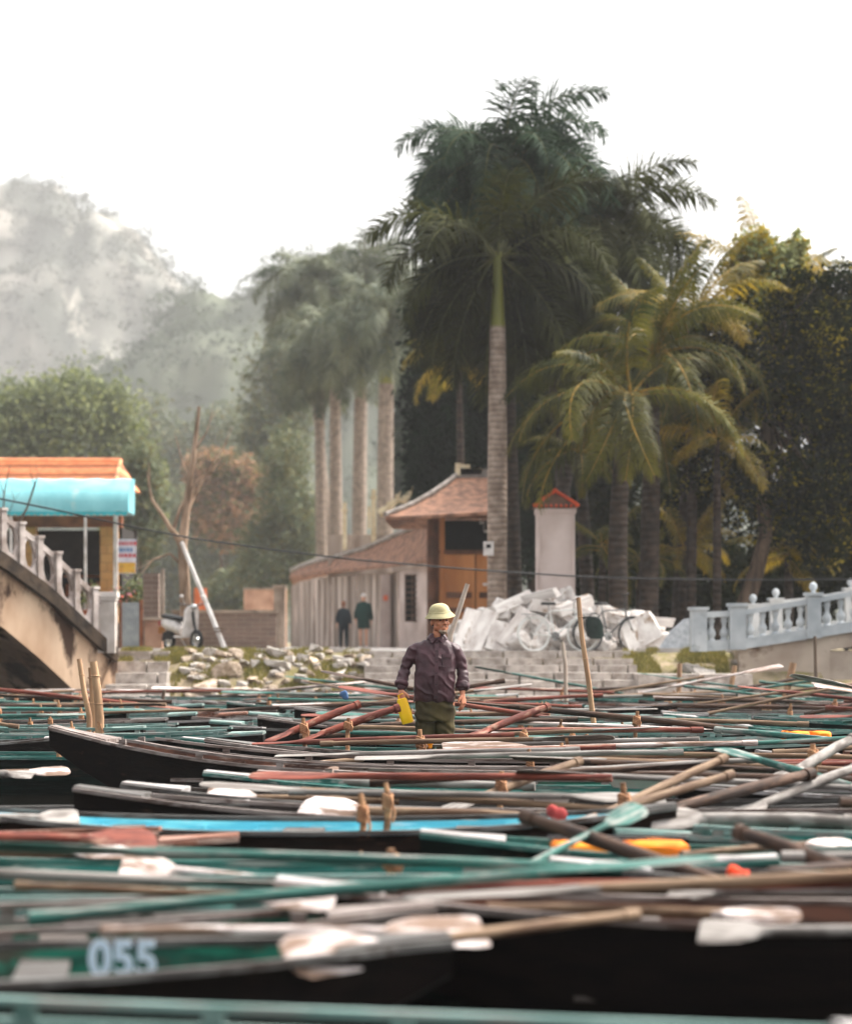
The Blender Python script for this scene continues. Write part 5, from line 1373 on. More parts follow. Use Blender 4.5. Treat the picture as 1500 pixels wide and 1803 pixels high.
    def folds(c, n):
        d_ = -.004 + .0065 * mnoise.noise(Vector((c.x * 9, c.y * 9, c.z * 5 + 3)))
        v = mnoise.noise(Vector((c.x * 7 + c.z * 9, c.y * 6, c.z * 4 - c.x * 6)) + Vector((5, 0, 0)))
        d_ += .010 * (1 - abs(v) * 3 if abs(v) < .33 else 0)
        if abs(c.x) > .19: d_ += .003 * math.sin((c.z * 95) + 3 * mnoise.noise(c * 14)) * (1 if c.z < 1.12 else .4)
        if c.z < .86 and abs(c.x) < .19: d_ += .007 * math.sin(c.x * 48 + 2 * mnoise.noise(c * 6)) * (.86 - c.z) / .1
        return d_
    remesh_build(sh, 'shirt', M_shirt, root, .0065, 3, post=folds)
    for a, b in (((-.291, -.066, .90), (-.284, -.048, .935)), ((.232, -.05, .875), (.238, -.03, .93))):
        mb = MB(); a, b = Vector(a), Vector(b); mb.tube([a - (b - a) * .1, a + (b - a) * .1, a.lerp(b, .5), b], [.05, .061, .064, .058], 18)
        remesh_build(mb, 'cuff', M_shirt, root, .006, 1, post=lambda c, n: .005 * mnoise.noise(c * 28))
    mb = MB()
    cz = 1.318; cc = Vector((.018, .0, cz))
    prev = []
    for zz, ra, rb in ((-.012, .070, .072), (.028, .060, .062), (.034, .062, .065), (-.002, .088, .088), (-.012, .093, .092)):
        prev.append([cc + Vector((ra * math.cos(a), rb * math.sin(a), zz)) for a in [R(-62) + R(304) * k / 28 for k in range(29)]])
    mb.rings(prev, closed=False)
    for s, xo in ((-1, -.022), (1, .058)):
        a = R(-90 + 28 * s); tip = cc + Vector((s * .045, -.108, -.052)); i1 = cc + Vector((s * .012, -.07, -.02)); o1 = cc + Vector((s * .075, -.06, -.008)); up = cc + Vector((s * .04, -.052, .03))
        mb.prism([i1, tip, o1, up], (0, -.007, .003))
    mb.build('collar', M_shirt, root, smooth=40)
    mb = MB(); pts = [(.018, -.098, 1.27), (.014, -.13, 1.2), (.012, -.146, 1.1), (.01, -.163, 1.0), (.008, -.172, .9), (.004, -.16, .79)]
    mb.rings([[Vector(p) + Vector((-.016, .004, 0)), Vector(p) + Vector((.016, .004, 0)), Vector(p) + Vector((.016, -.004, 0)), Vector(p) + Vector((-.016, -.004, 0))] for p in pts]); mb.build('placket', M_shirt, root)
    mb = MB()
    for i in range(6):
        t = i / 5 * (len(pts) - 1.2); a = int(t); p = Vector(pts[a]).lerp(Vector(pts[min(a + 1, len(pts) - 1)]), t - a); mb.tube([p + Vector((0, -.003, 0)), p + Vector((0, -.008, 0))], .0055, 8)
    mb.build('button', M_black, root)
    mb = MB(); mb.box((.098, -.122, 1.115), (.085, .012, .1), rot=Euler((R(-6), 0, R(22))).to_matrix()); mb.box((.098, -.13, 1.158), (.088, .012, .03), rot=Euler((R(-6), 0, R(22))).to_matrix()); mb.build('pocket', M_shirt, root)
    tr = MB()
    torso(tr, [(.60, 0, 0, .165, .118), (.7, 0, 0, .17, .125), (.80, 0, 0, .165, .122), (.84, 0, 0, .15, .11)])
    for s, hx in ((-1, -.083), (1, .085)):
        limb(tr, [(hx, 0, .68), (hx * 1.0, -.01, .5), (hx * 1.05, -.005, .3), (hx * 1.08, .01, .12)], [.092, .083, .076, .07])
    remesh_build(tr, 'trousers', M_trous, root, .0075, 3, post=lambda c, n: .009 * mnoise.noise(Vector((c.x * 6, c.y * 6, c.z * 16))) + .006 * math.sin(c.z * 60 + c.x * 30 + 4 * mnoise.noise(c * 8)) * (1 if c.z > .4 else .3))
    # yellow plastic bailer held in the right hand
    bl = thing('plastic_bailer', 'yellow plastic bailer in the right hand of the helmeted man', 'bailer', Vector(root.location) + Vector((-.283, -.10, .775)))
    ax = Vector((.24, -.05, -.92)).normalized(); sx = ax.cross(Vector((0, 1, 0))).normalized(); sy = ax.cross(sx)
    mb = MB(); rr_ = []
    for t, a_, b_ in ((-.02, .03, .025), (-.015, .042, .034), (.03, .048, .038), (.12, .055, .044), (.19, .05, .04), (.2, .045, .036), (.2, .04, .032), (.15, .045, .036)):
        rr_.append([ax * t + sx * (a_ * math.copysign(abs(math.cos(q)) ** .5, math.cos(q))) + sy * (b_ * math.copysign(abs(math.sin(q)) ** .5, math.sin(q))) for q in [2 * math.pi * k / 24 for k in range(24)]])
    mb.rings(rr_); mb.build('bailer_body', M_yellow, bl, smooth=50)
    mb = MB(); mb.tube([ax * .0 + sy * .0 - sx * .02, -ax * .05 - sx * .02, -ax * .06 + sx * .02, sx * .02], .009, 8); mb.build('bailer_handle', M_yellow, bl, smooth=60)
boatman()

def walker(label, px, d, h, top, low, coat, hatm, skin_legs, yaw, seed, stride=.12):
    root = thing('person', label, 'person', G(px, d, 1.04), R(yaw), group=None); k = h / 1.7
    root['walkers'] = 1; del root['walkers']
    V = lambda x, y, z: Vector((x, y, z)) * k
    b = MB()
    for s, st in ((-1, stride), (1, -stride)):
        limb(b, [V(s * .09, 0, .88), V(s * .095, st * .6 - .02, .48), V(s * .095, st * 1.2 + .03, .09)], [.08 * k, .052 * k, .036 * k]); limb(b, [V(s * .095, st * 1.2, .05), V(s * .1, st * 1.2 + .15, .03)], [.04 * k, .03 * k])
    torso(b, [(.85 * k, 0, 0, .14 * k, .1 * k), (1.2 * k, 0, 0, .16 * k, .1 * k), (1.4 * k, 0, 0, .12 * k, .08 * k), (1.44 * k, 0, 0, .05 * k, .05 * k)])
    limb(b, [V(0, 0, 1.4), V(0, .01, 1.52)], [.05 * k, .05 * k]); b.ball(V(0, .015, 1.59), (.073 * k, .09 * k, .11 * k), 10); b.ball(V(0, .105, 1.57), (.014 * k, .02 * k, .02 * k), 6)
    for s in (-1, 1):
        b.ball(V(s * .075, .01, 1.58), (.01 * k, .016 * k, .028 * k), 6)
        w = V(s * .24, .1 * s, .86); limb(b, [V(s * .17, 0, 1.37), V(s * .23, -.02, 1.1), w], [.045 * k, .037 * k, .026 * k]); hand(b, w, (0, .1, -1), (0, 1, 0), (-s, 0, 0), (.3, .3, .35, .4), .4, k)
    remesh_build(b, 'body', M_skin_l, root, .009, 2)
    c = MB()
    hem = .62 if coat else .82
    torso(c, [(hem * k, 0, 0, .19 * k, .13 * k), (.95 * k, 0, 0, .19 * k, .13 * k), (1.2 * k, 0, -.01, .2 * k, .135 * k), (1.36 * k, 0, 0, .18 * k, .11 * k), (1.42 * k, 0, 0, .1 * k, .08 * k), (1.46 * k, 0, 0, .07 * k, .065 * k)])
    for s in (-1, 1): limb(c, [V(s * .15, 0, 1.36), V(s * .235, -.02, 1.1), V(s * .245, .06 * s, .93)], [.068 * k, .06 * k, .052 * k])
    remesh_build(c, 'jacket', top, root, .012, 3, post=lambda q, n: .012 * mnoise.noise(q * 7))
    if not skin_legs:
        c = MB(); torso(c, [(.78 * k, 0, 0, .16 * k, .12 * k), (.92 * k, 0, 0, .16 * k, .12 * k)])
        for s, st in ((-1, stride), (1, -stride)): limb(c, [V(s * .09, 0, .84), V(s * .1, st * .6 - .02, .48), V(s * .1, st * 1.2 + .02, .14)], [.095 * k, .075 * k, .062 * k])
        remesh_build(c, 'trousers', low, root, .012, 3)
    mb = MB()
    if hatm == 'cap': mb.ball(V(0, .01, 1.64), (.085 * k, .1 * k, .075 * k), 10); mb.build('cap', M_white, root, smooth=60)
    else: mb.ball(V(0, -.005, 1.6), (.083 * k, .095 * k, .115 * k), 10); mb.build('hair', mat('auburn_hair', L(150, 104, 84), L(110, 76, 60), scale=20, rough=1), root, smooth=60)
    for s, st in ((-1, stride), (1, -stride)):
        mb = MB(); limb(mb, [V(s * .095, st * 1.2 - .03, .045), V(s * .1, st * 1.2 + .17, .035)], [.048 * k, .036 * k]); mb.build('shoe', M_white if skin_legs else M_black, root, smooth=60)
M_navy = mat('dark_navy_cloth', L(38, 48, 54), L(26, 34, 40), scale=3, rough=.95)
M_dgreen = mat('dark_green_coat', L(34, 60, 56), L(24, 46, 42), scale=3, rough=.95)
walker('shorter walker in dark jacket and trousers seen from behind', 605, 72, 1.42, M_navy, M_navy, False, 'hair', False, 6, 1)
walker('taller walker in dark green knee length coat seen from behind', 640, 71, 1.62, M_dgreen, M_navy, True, 'cap', True, -4, 2, .05)
# ------------------------------------------------------------------ boats
def wood(name, a, b, chip=None, at=.58, rough=.8, rand=.12, spec=.3):
    return mat(name, a, b, scale=4.0, stretch=(.6, 5, 5), contrast=(.42, .58), rough=rough, bump=.004, bscale=16, third=chip, third_at=at - .05, third_scale=3.2, rand=rand, spec=spec)
M_hull_black = wood('hull_black_brown', L(20, 13, 10), L(10, 6, 5), L(58, 42, 34), .70, spec=.12)
M_hull_brown = wood('hull_dark_brown', L(36, 24, 19), L(18, 12, 9), L(80, 58, 48), .68, spec=.12)
M_hull_green = wood('hull_dark_green', L(18, 34, 30), L(9, 18, 15), L(50, 38, 30), .66, spec=.12)
M_in_teal = wood('inside_teal', L(35, 105, 97), L(19, 73, 67), L(120, 136, 128), .64)
M_in_green = wood('inside_green', L(24, 104, 84), L(14, 66, 54), L(60, 60, 50), .62)
M_in_brown = wood('inside_brown', L(96, 62, 48), L(56, 36, 28), L(140, 120, 108), .66)
M_in_grey = wood('inside_grey', L(63, 60, 57), L(43, 40, 38), L(29, 25, 22), .64)
M_in_blue = wood('inside_bright_blue', L(128, 214, 226), L(92, 188, 210), L(170, 214, 226), .72, rand=0)
M_in_dark = wood('inside_black', L(40, 32, 28), L(22, 17, 15), L(80, 70, 62), .68)
M_rail_pink = wood('rail_pinkish_grey', L(137, 127, 122), L(104, 91, 85), L(73, 55, 48), .60)
M_rail_aqua = wood('rail_pale_aqua', L(117, 140, 135), L(79, 109, 103), L(127, 122, 117), .60)
M_rail_grey = wood('rail_weathered_grey', L(100, 98, 95), L(68, 64, 62), L(52, 42, 36), .60)
M_rail_brown = wood('rail_brown', L(128, 84, 66), L(84, 52, 40), L(176, 150, 136), .62)
M_rail_white = wood('rail_white', L(158, 154, 153), L(132, 125, 122), L(104, 90, 83), .66)
M_rail_teal = wood('rail_teal', L(53, 104, 96), L(31, 74, 68), L(126, 136, 130), .60)
M_board = wood('pale_floor_board', L(99, 92, 88), L(73, 65, 60), L(52, 42, 36), .62)
M_rope = mat('hemp_rope', L(186, 140, 104), L(136, 96, 70), scale=20, rough=1, bump=.004)
M_stick = wood('oarlock_stick', L(170, 128, 92), L(110, 78, 56))

def boat_proto(L_, W_, h0, bow, stern, hullm, inm, railm, seed, boards='slats', plate=None, deckm=None, double=True):
    """one wooden sampan along X, bow at -X; z = 0 is the water"""
    rr = random.Random(seed)
    root = thing('rowing_boat', None, None)
    n = 26
    ts = [-1 + 2 * i / n for i in range(n + 1)]
    def w(t): return max(.10 if abs(t) < .999 else .085, W_ / 2 * (1 - abs(t) ** 2.3) ** .85)
    def h(t): return h0 + (bow if t < 0 else stern) * abs(t) ** 2.4
    def zk(t): return -.12 + (h(t) + .12) * .80 * max(0, (abs(t) - .25) / .75) ** 2.4
    mb = MB()
    outer, inner = [], []
    for t in ts:
        x = t * L_ / 2; ww, hh, zz = w(t), h(t), zk(t)
        cw = ww * .66; ri = .022
        outer.append([Vector((x, -ww, hh)), Vector((x, -ww * .90, hh * .45 + zz * .55)), Vector((x, -cw, zz + .015)), Vector((x, -cw * .4, zz)), Vector((x, cw * .4, zz)), Vector((x, cw, zz + .015)), Vector((x, ww * .90, hh * .45 + zz * .55)), Vector((x, ww, hh))])
        xi = x * .985; wi = ww - ri; zi = zz + .03
        inner.append([Vector((xi, -wi, hh + .001)), Vector((xi, -wi * .90, hh * .45 + zi * .55)), Vector((xi, -cw * .96, zi + .015)), Vector((xi, -cw * .4, zi)), Vector((xi, cw * .4, zi)), Vector((xi, cw * .96, zi + .015)), Vector((xi, wi * .90, hh * .45 + zi * .55)), Vector((xi, wi, hh + .001))])
    mb.rings([o[::-1] for o in outer], closed=False); mb.rings(inner, mi=1, closed=False)
    for seq, a, b in ((outer, 0, 0), (outer, -1, -1)):
        s_ = outer[a]; mb.add(s_, [tuple(range(8))]); s_ = inner[a]; mb.add(s_, [tuple(range(8))[::-1]], 1)
    # ribs
    for i in range(-6, 7):
        t = i / 7.2; x = t * L_ / 2; ww, hh, zz = w(t) - .03, h(t) - .02, zk(t) + .045
        mb.strip([Vector((x, -ww, hh)), Vector((x, -ww * .90, hh * .45 + zz * .55))], .015, .012, 1); mb.tube([Vector((x, -ww, hh)), Vector((x, -ww * .9, hh * .45 + zz * .55)), Vector((x, -ww * .66, zz))], .014, 4, 1); mb.tube([Vector((x, ww, hh)), Vector((x, ww * .9, hh * .45 + zz * .55)), Vector((x, ww * .66, zz))], .014, 4, 1)
    mb.build('hull', [hullm, inm], root, smooth=35)
    for s in (-1, 1):
        r_ = MB(); pts = [Vector((t * L_ / 2, s * (w(t) + .004), h(t) + .014)) for t in ts]; r_.strip(pts, .019, .011)
        if double:
            up = [Vector((t * L_ / 2, s * (w(t) - .01), h(t) + .068)) for t in ts if -.84 < t < .88]
            r_.strip(up, .02, .010)
            for t in [-.8 + .2 * i for i in range(9)]: r_.box((t * L_ / 2, s * (w(t) - .008), h(t) + .045), (.05, .03, .036))
        r_.build('rail', railm, root)
    # end decks
    for e in (-1, 1):
        m = MB(); m_pts = [t for t in ts if t * e > .78]
        if e < 0: m_pts = m_pts[::-1]
        left = [Vector((t * L_ / 2, -w(t) + .01, h(t) + .034)) for t in m_pts]; right = [Vector((t * L_ / 2, w(t) - .01, h(t) + .034)) for t in m_pts]
        for a in range(len(m_pts) - 1): m.rings([[left[a], right[a], right[a] - Vector((0, 0, .03)), left[a] - Vector((0, 0, .03))], [left[a + 1], right[a + 1], right[a + 1] - Vector((0, 0, .03)), left[a + 1] - Vector((0, 0, .03))]])
        m.build('end_deck', deckm or railm, root)
    for t in (-.48, .0, .46):
        m = MB(); m.box((t * L_ / 2, 0, h(t) - .04), (.16 if t else .2, 2 * w(t) - .05, .025)); m.build('thwart', rr.choice([railm, M_board, inm]), root)
    m = MB()
    if boards == 'slats':
        for k in range(-4, 5): m.box((.05, k * .075 * W_ / 1.0, .045 + rr.uniform(-.004, .004)), (L_ * rr.uniform(.55, .64), .06, .016), rot=Euler((0, 0, R(rr.uniform(-.6, .6)))).to_matrix())
    else:
        for k in range(14): m.box((-L_ * .28 + k * L_ * .04, 0, .05), (L_ * .036, W_ * .62, .016), rot=Euler((R(rr.uniform(-2, 2)), 0, R(rr.uniform(-2, 2)))).to_matrix())
    m.build('floor_board', M_board if rr.random() < .6 else inm, root)
    for s, t in ((-1, .18), (1, .22)):
        m = MB(); x = t * L_ / 2; y = s * (w(t) - .03); z = h(t)
        m.tube([(x, y, z - .12), (x + .02, y, z + .1), (x + .0, y + .01, z + .2)], [.019, .017, .013], 7); lk = m.build('oarlock', M_stick, root, smooth=60)
        m = MB()
        for q in range(5): m.tube([(x + .025 * math.cos(a) + .012, y + .025 * math.sin(a), z + .07 + q * .016 + .008 * math.sin(a * 2)) for a in [2 * math.pi * k / 9 for k in range(10)]], .006, 5)
        m.tube([(x + .03, y - .02, z + .12), (x + .05, y - .035, z + .05), (x + .04, y - .03, z + .0)], .007, 5)
        m.build('rope', M_rope, lk, smooth=60)
    if plate:
        txt, t, side, hgt, m_t, bgm = plate
        m = MB(); x = t * L_ / 2; y = side * (w(t) + .012); zc = h(t) * .62
        ang = math.atan2((w(t + .06) - w(t - .06)) * side, .12 * L_ / 2)
        pl = None
        if bgm: m.box((x, y, zc), (.36, .008, .1), rot=Euler((0, 0, ang)).to_matrix()); pl = m.build('name_plate', bgm, root)
        add_text(txt, hgt, m_t, pl or root, Vector((x, y - .008, zc)), ang)
    return root
def add_text(txt, size, m, parent, loc, rz, rx=90, name='number', ext=.002):
    cu = bpy.data.curves.new('number', 'FONT'); cu.body = txt; cu.size = size; cu.align_x = 'CENTER'; cu.align_y = 'CENTER'; cu.extrude = ext; cu.offset = size * .035
    o = bpy.data.objects.new('tmp', cu); sc.collection.objects.link(o)
    dg = bpy.context.evaluated_depsgraph_get(); dg.update()
    me = bpy.data.meshes.new_from_object(o.evaluated_get(dg)); me.name = name
    bpy.data.objects.remove(o); me.materials.clear(); me.materials.append(m)
    t = bpy.data.objects.new(name, me); sc.collection.objects.link(t); t.parent = parent
    t.location = loc; t.rotation_euler = (R(rx), 0, rz)
    return t
M_num = mat('white_number_paint', L(232, 234, 238), L(212, 216, 222), rough=.6)
SCH = {   # name: (hull, inside, rail, words)
    'teal': (M_hull_black, M_in_teal, M_rail_aqua, 'teal boat with pale aqua rails'),
    'aqua': (M_hull_green, M_in_teal, M_rail_teal, 'boat with teal rails'),
    'dark': (M_hull_black, M_in_dark, M_rail_pink, 'black boat with pinkish rails'),
    'brown': (M_hull_brown, M_in_brown, M_rail_brown, 'brown wooden boat'),
    'grey': (M_hull_black, M_in_grey, M_rail_grey, 'dark boat with grey rails'),
    'white': (M_hull_black, M_in_grey, M_rail_white, 'dark boat with white rails'),
    'green': (M_hull_green, M_in_green, M_rail_pink, 'green boat with pinkish rails'),
    'redin': (M_hull_black, M_in_brown, M_rail_pink, 'black boat with rust inside'),
}
PROT = {}
for i, (k, (a, b, c, wd)) in enumerate(SCH.items()):
    PROT[k] = boat_proto(4.7 + .15 * (i % 3), .86 + .05 * (i % 2), .27 + .015 * (i % 3), .07 + .035 * (i % 3), .05 + .02 * (i % 2), a, b, c, 500 + i, boards='slats' if i % 2 else 'cross', double=(i % 3 == 0), deckm=[None, M_rail_white, M_rail_grey][i % 3])
PROT['big'] = boat_proto(6.2, 1.15, .29, .30, .08, M_hull_black, M_in_brown, M_rail_pink, 540, double=True)
PROT['blue'] = boat_proto(3.7, .95, .33, .10, .10, M_hull_brown, M_in_blue, M_rail_grey, 541, double=False, boards='cross')
PROT['n055'] = boat_proto(4.7, 1.0, .29, .07, .06, M_hull_black, M_in_green, M_rail_grey, 542, double=False)
PROTO_USED = set()
index_children()

# oars ---------------------------------------------------------------
M_oar_wood = wood('oar_bare_wood', L(125, 102, 81), L(91, 68, 51))
M_oar_red = wood('oar_red_brown', L(117, 58, 44), L(84, 38, 29), L(140, 105, 88), .64)
M_oar_teal = wood('oar_teal_paint', L(48, 96, 87), L(31, 72, 66), L(124, 127, 121), .6)
M_oar_white = wood('oar_white_paint', L(206, 194, 190), L(164, 150, 145), L(112, 90, 76), .56)
M_oar_grey = wood('oar_grey_wood', L(137, 131, 126), L(96, 89, 84))
M_oar_dark = wood('oar_dark_wood', L(69, 49, 37), L(40, 28, 22), L(102, 79, 66), .66)
def oar_proto(Ls, r, blen, bw, shm, blm, grip=True, sq=0):
    root = thing('oar', None, None)
    mb = MB(); mb.tube([(-Ls / 2, 0, 0), (-Ls * .2, 0, .004), (Ls * .2, 0, .002), (Ls / 2, 0, 0)], [r * .85, r, r, r * .9], 10)
    if grip: mb.tube([(-Ls / 2 - .01, 0, 0), (-Ls / 2 + .1, 0, 0)], r * 1.15, 10)
    mb.build('shaft', shm, root, smooth=50)
    mb = MB(); rr_ = []
    for t, w, th in ((-.12, r * .9, r * .9), (0, r * 1.1, r * .8), (.12, bw * .3, .012), (.35, bw * .46, .009), (.85, bw * .5, .007), (.97, bw * (.47 if sq else .36), .006), (1, bw * (.44 if sq else .2), .004)):
        x = Ls / 2 + t * blen
        rr_.append([Vector((x, w * math.cos(a), th * math.sin(a))) for a in [2 * math.pi * k / 14 for k in range(14)]])
    mb.rings(rr_); mb.build('blade', blm, root, smooth=40)
    return root
OAR = {
    'white': (oar_proto(1.7, .018, .58, .17, M_oar_wood, M_oar_white), 'white bladed wooden oar'),
    'allwhite': (oar_proto(1.6, .018, .6, .18, M_oar_white, M_oar_white, sq=1), 'all white oar'),
    'red': (oar_proto(1.8, .024, .6, .15, M_oar_red, M_oar_red), 'red brown oar'),
    'teal': (oar_proto(1.8, .021, .6, .16, M_oar_teal, M_oar_teal), 'teal painted oar'),
    'grey': (oar_proto(1.8, .022, .6, .17, M_oar_grey, M_oar_grey, sq=1), 'weathered grey oar'),
    'dark': (oar_proto(1.9, .026, .55, .14, M_oar_dark, M_oar_dark), 'dark brown oar'),
    'wood': (oar_proto(1.9, .022, .6, .16, M_oar_wood, M_oar_grey), 'bare wood oar'),
}
index_children()
OUSED = set(); NOARS = [0]
def put_oar(kind, loc, yaw, pitch, label, scale=1.0, roll=None, group='oars lying across the moored boats'):
    p = OAR[kind][0]
    if kind in OUSED: o = copy_tree(p)
    else: o = p; OUSED.add(kind)
    NOARS[0] += 1
    o.location = loc
    o.rotation_euler = (roll if roll is not None else R(rnd.uniform(-14, 14)), -R(pitch), R(yaw))
    o.scale = (scale,) * 3
    return tag(o, label, 'oar', group)
def oar_between(kind, a, b, label, thick=1.0, roll=0.0):
    """oar with its handle end at a and blade tip at b"""
    a, b = Vector(a), Vector(b); v = b - a; ln = v.length
    base = {'white': 2.32, 'allwhite': 2.26, 'red': 2.4, 'teal': 2.4, 'grey': 2.4, 'dark': 2.45, 'wood': 2.5}[kind]
    p = OAR[kind][0]; o = copy_tree(p) if kind in OUSED else p; OUSED.add(kind); NOARS[0] += 1
    f = ln / base; Ls = {'white': 1.7, 'allwhite': 1.6, 'red': 1.8, 'teal': 1.8, 'grey': 1.8, 'dark': 1.9, 'wood': 1.9}[kind]
    u = v.normalized(); o.location = a + u * (Ls / 2 * f)
    q = u.to_track_quat('X', 'Z'); o.rotation_euler = (q.to_matrix() @ Matrix.Rotation(R(roll), 3, 'X')).to_euler()
    o.scale = (f, thick, thick)
    return tag(o, label, 'oar', 'oars lying across the moored boats')

BOATS = []
def put_boat(kind, x, y, yaw, flip=False, z=0.0, scale=1.0, label=None, **k):
    p = PROT[kind]
    skip = k.get('skip', ())
    if y < 17.2 and kind != 'blue': skip = tuple(skip) + ('oarlock',)
    if kind in PROTO_USED or skip: o = copy_tree(p, skip=skip)
    else: o = p; PROTO_USED.add(kind)
    o.location = (x, y, z); o.rotation_euler = (R(k.get('roll', 0)), 0, R(yaw + (180 if flip else 0))); o.scale = (scale, 1, 1)
    o['category'] = 'boat'; o['group'] = 'wooden rowing boats moored side by side'
    if label: tag(o, label)
    BOATS.append((o, kind, x, y, yaw))
    return o
def X_(px, d): return (px - CX) * d / F

# the nearest boats, one by one
put_boat('teal', -.15, 5.36, -13, z=.02, label='nearest teal boat with pale aqua rail along the bottom edge')
b055 = put_boat('n055', -2.15, 6.95, 6, scale=.95, label='dark green boat with the number 055 inside, bottom left')
put_boat('grey', 3.3, 5.55, 8, label='dark boat with grey rails at the bottom right corner')
put_boat('green', -2.3, 7.75, 9, label='green boat just beyond the number 055 boat', flip=True)
put_boat('redin', 1.9, 8.35, -3, label='black boat with long pinkish rails across the lower right')
put_boat('teal', -1.9, 8.98, -3, label='teal boat with aqua rails under the white blades, lower left')
put_boat('grey', 2.9, 9.35, 2, label='dark boat with grey rails below the red rag')
put_boat('aqua', -1.0, 9.95, -4, label='boat with teal rails, second in front of the blue boat')
put_boat('brown', -3.2, 10.9, 4, label='brown wooden boat left of and nearer than the blue boat')
put_boat('aqua', 2.4, 10.55, -2, label='boat with teal rails right below the orange life vest')
put_boat('blue', X_(525, 11.9), 11.9, -2, label='bright blue inside boat in the lower left middle')
put_boat('teal', 3.25, 11.75, 3, label='teal boat with aqua rails carrying the orange life vest', flip=True)
put_boat('dark', .6, 12.95, -4, label='black boat with pinkish rails just beyond the blue boat', skip=('thwart',))
put_boat('redin', 4.9, 13.0, 3, label='black boat with rust inside at the right edge, lower middle')
put_boat('grey', X_(940, 14.1), 14.1, -5, label='dark boat with its grey bow deck pointing left beside open water')
put_boat('white', 4.0, 14.6, 2, label='dark boat with white rails holding the round white basin', flip=True)
put_boat('aqua', 1.0, 15.4, -4, label='boat with teal rails in front of the big black boat')
put_boat('brown', 4.6, 16.0, 6, label='brown wooden boat at right in front of the man')
put_boat('big', X_(810, 18.1), 17.7, -9, label='big black boat with high bow and white lettering before the man')
put_boat('grey', X_(-330, 21.6), 21.6, 7, label='dark boat with grey rails by the open water at left', flip=True)
put_boat('teal', 4.7, 17.6, 4, label='teal boat with aqua rails right of the big black boat')
put_boat('dark', .7, 19.3, -8, label='black boat with pinkish rails between the big black boat and man')
put_boat('aqua', .3, 20.85, -5, label='boat with teal rails in which the helmeted man stands', skip=('thwart',))
put_boat('brown', 5.3, 19.6, 5, label='brown wooden boat to the right of the man', flip=True)

put_boat('grey', -3.4, 13.3, 3, label='dark boat with grey rails at left edge beyond the blue boat')
put_boat('green', 1.2, 16.45, -2, label='green boat with pinkish rails just before the big black boat')
put_boat('redin', 4.95, 18.65, 4, label='black boat with rust inside just right of the big black boat')
put_boat('aqua', -3.4, 20.2, -6, label='boat with teal rails behind the high bow at left')
# the packed rows beyond the man
kinds = ['teal', 'grey', 'dark', 'aqua', 'teal', 'aqua', 'brown', 'green', 'redin', 'aqua', 'teal', 'teal', 'white']
rb = random.Random(33); rows = []
y = 22.1; r_i = 0
while y < 39.9:
    half = 900 * y / F; L0 = 5.0
    off = rb.uniform(-2.5, 0); x = -half + off; row_ = []
    while x < half + 1.5:
        kd = rb.choice(kinds)
        if not (x < -2.9 and y < 23.2): row_.append((x + L0 / 2, y + rb.uniform(-.1, .1), kd))
        x += L0 + rb.uniform(-.05, .35)
    rows.append(row_); y += rb.uniform(.86, .95); r_i += 1
NR = len(rows)
print('rows', NR, 'boats', sum(len(r) for r in rows))
def pos_words(i, n):
    if n == 1: return 'alone'
    return 'left end' if i == 0 else 'right end' if i == n - 1 else ('middle' if n == 3 else ORD[i + 1] + ' from left')
def row_words(r):
    return f'{ORD[r + 1]} row behind the man' if r < NR / 2 else f'{ORD[NR - r]} row out from the stairs'
OK_ = ['white', 'red', 'teal', 'grey', 'dark', 'wood', 'white', 'allwhite', 'teal', 'red', 'wood', 'grey']
for r, row_ in enumerate(rows):
    for i, (x, yy, kd) in enumerate(row_):
        px = CX + x * F / yy
        yaw = 5.0 * mnoise.noise(Vector((x * .25, yy * .12, 2))) * 2 + rb.uniform(-1.5, 1.5) + (2.5 if px > 900 else -2)
        flip = rb.random() < .5
        o = put_boat(kd, x, yy, yaw, flip, z=rb.uniform(-.02, .05), scale=rb.uniform(.93, 1.0), label=f'{SCH[kd][3]}, {pos_words(i, len(row_))} of {row_words(r)}', roll=rb.uniform(-3, 3))
        ks = rb.sample(['white', 'red', 'teal', 'grey', 'dark', 'wood', 'allwhite'], 2 if rb.random() < .75 else 1)
        for q, ok in enumerate(ks):
            t = rb.uniform(-1.4, 1.4); side = rb.choice((-1, 1))
            up = rb.random() < .2
            pitch = rb.uniform(5, 11) * rb.choice((-1, 1)) if up else rb.uniform(-3, 3)
            zz = .44 + abs(math.sin(R(pitch))) * .75 + q * .03
            cy = Vector((t, side * rb.uniform(.1, .42), 0)); cy.rotate(Euler((0, 0, R(yaw))))
            fl = rb.choice((0, 180))
            ww = SCH[kd][3].replace(' with ', ' ').replace('wooden ', '')
            put_oar(ok, (x + cy.x, yy + cy.y, zz), yaw + rb.uniform(-14, 14) + fl, pitch, f'{OAR[ok][1]}, {pos_words(i, len(row_))} boat, {row_words(r)}', scale=rb.uniform(.9, 1.15), group='oars in the packed rows beyond the man')

# number 055 painted on the inner side of its boat, and lettering on the big boat
n = add_text('055', .15, mat('pale_blue_number_paint', L(196, 212, 226), L(176, 194, 212), rough=.6), b055, Vector((1.33, .338, .272)), R(-9), rx=88)
big = [b for b in BOATS if b[1] == 'big'][0][0]
m = MB(); m.box((-1.34, -.562, .235), (.46, .008, .062), rot=Euler((0, 0, R(-4))).to_matrix()); pl_ = m.build('name_plate', M_in_grey, big)
add_text('08860', .075, M_num, pl_, Vector((-1.34, -.570, .235)), R(-4), name='lettering')
m = MB(); m.box((-1.85, -.53, .25), (.4, .006, .028), rot=Euler((0, 0, R(-6))).to_matrix()); m.build('painted_stripe', M_rail_pink, big)

